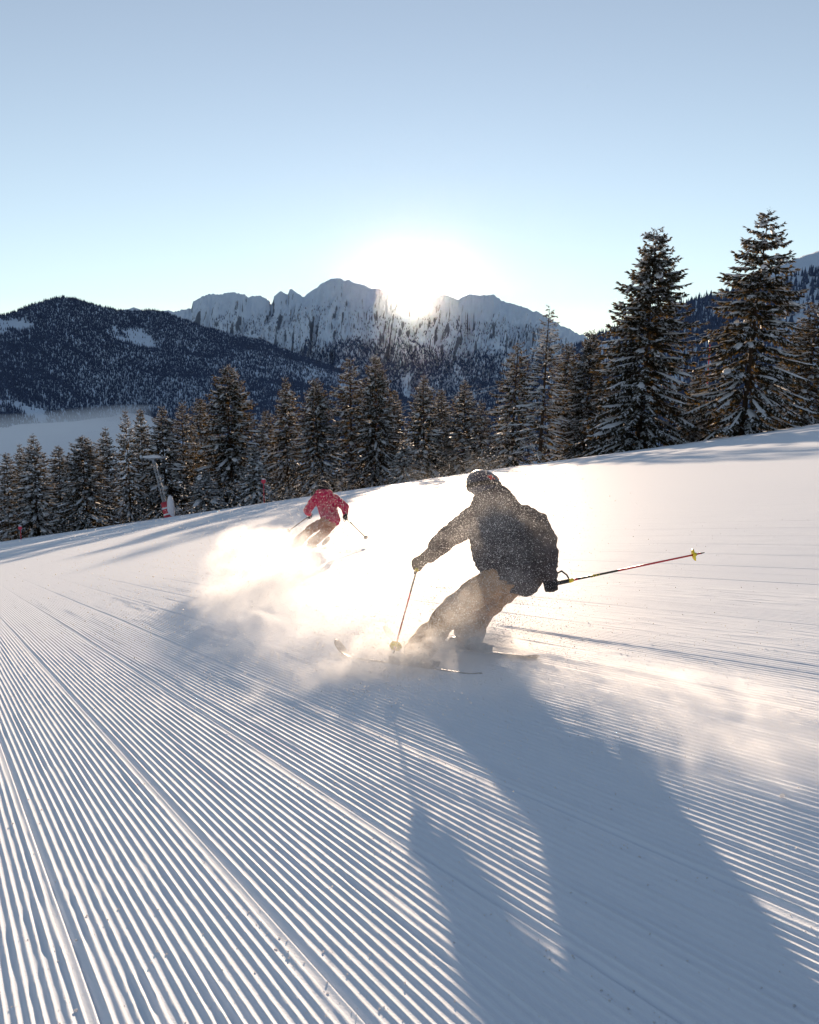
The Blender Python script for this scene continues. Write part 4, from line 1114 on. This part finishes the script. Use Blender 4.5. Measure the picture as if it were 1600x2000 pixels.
def spray():
    for i, ((px, py), hz, rad, turn, K) in enumerate(SPRAY):
        x, y = pg(px, py)
        me = mesh_np('snow_spray', I2V * 1.0, I2F, spray_mat('powder spray', K, 1.7 * i + 0.3, 1.1 if i < 4 else 2.2), True)
        o = obj('snow_spray', me, loc=(x, y, float(ground(x, y)) + hz)); o.scale = rad
        o.rotation_euler = (math.atan(SY), -math.atan(SX), math.radians(turn))
        tag(o, 'sunlit cloud of powder snow drifting behind the skiers', kind='stuff', group='powder thrown up by the skis')
spray()
def flakes():
    """grains of powder hanging in the air: tiny pyramids"""
    m, n, l, b = new_mat('flying snow grain')
    b.inputs['Base Color'].default_value = (0.9, 0.9, 0.92, 1); b.inputs['Specular IOR Level'].default_value = 0.2
    tr = n.new('ShaderNodeBsdfTranslucent'); tr.inputs[0].default_value = (0.9, 0.88, 0.85, 1)
    mx = n.new('ShaderNodeMixShader'); mx.inputs[0].default_value = 0.65
    l.new(b.outputs[0], mx.inputs[1]); l.new(tr.outputs[0], mx.inputs[2]); l.new(mx.outputs[0], n['Material Output'].inputs[0])
    pts, rad = [], []
    for (px, py, Z, sx, sy, sz, k, r) in [(870, 1240, 6.15, 0.42, 0.25, 0.22, 16000, 0.0014), (930, 1120, 6.05, 0.30, 0.22, 0.36, 15000, 0.0013), (960, 1000, 6.3, 0.25, 0.2, 0.25, 6000, 0.0013),
                                  (640, 1015, 17.6, 0.55, 0.5, 0.5, 7000, 0.0028), (480, 1120, 12.0, 1.1, 1.6, 0.55, 14000, 0.0026), (720, 1290, 6.6, 0.5, 0.4, 0.16, 7000, 0.0018), (580, 1230, 8.2, 1.0, 0.8, 0.32, 9000, 0.0018), (1000, 1330, 5.3, 0.8, 0.35, 0.14, 7000, 0.0013), (1350, 1480, 4.2, 0.6, 0.5, 0.10, 5000, 0.0012)]:
        c = P(px, py, Z)
        q = c + rng.normal(size=(k, 3)) * np.array([sx, sy, sz]); q[:, 2] = np.maximum(q[:, 2], ground(q[:, 0], q[:, 1]) + 0.02)
        pts.append(q); rad.append(r * (0.5 + 0.7 * rng.random(k) ** 2 + 1.6 * rng.random(k) ** 9))
    q = np.concatenate(pts); r = np.concatenate(rad); k = len(q)
    bv = np.array([[1, 1, 1], [1, -1, -1], [-1, 1, -1], [-1, -1, 1]], float)
    V = q[:, None] + bv[None] * r[:, None, None] * rng.uniform(0.6, 1.3, (k, 4, 1))
    F = (np.array([[0, 1, 2], [0, 3, 1], [0, 2, 3], [1, 3, 2]])[None] + (np.arange(k) * 4)[:, None, None]).reshape(-1, 3)
    o = obj('flying_snow', mesh_np('flying_snow', V.reshape(-1, 3), F, m))
    tag(o, 'glittering grains of powder hanging in the air round the skiers', kind='stuff')
flakes()
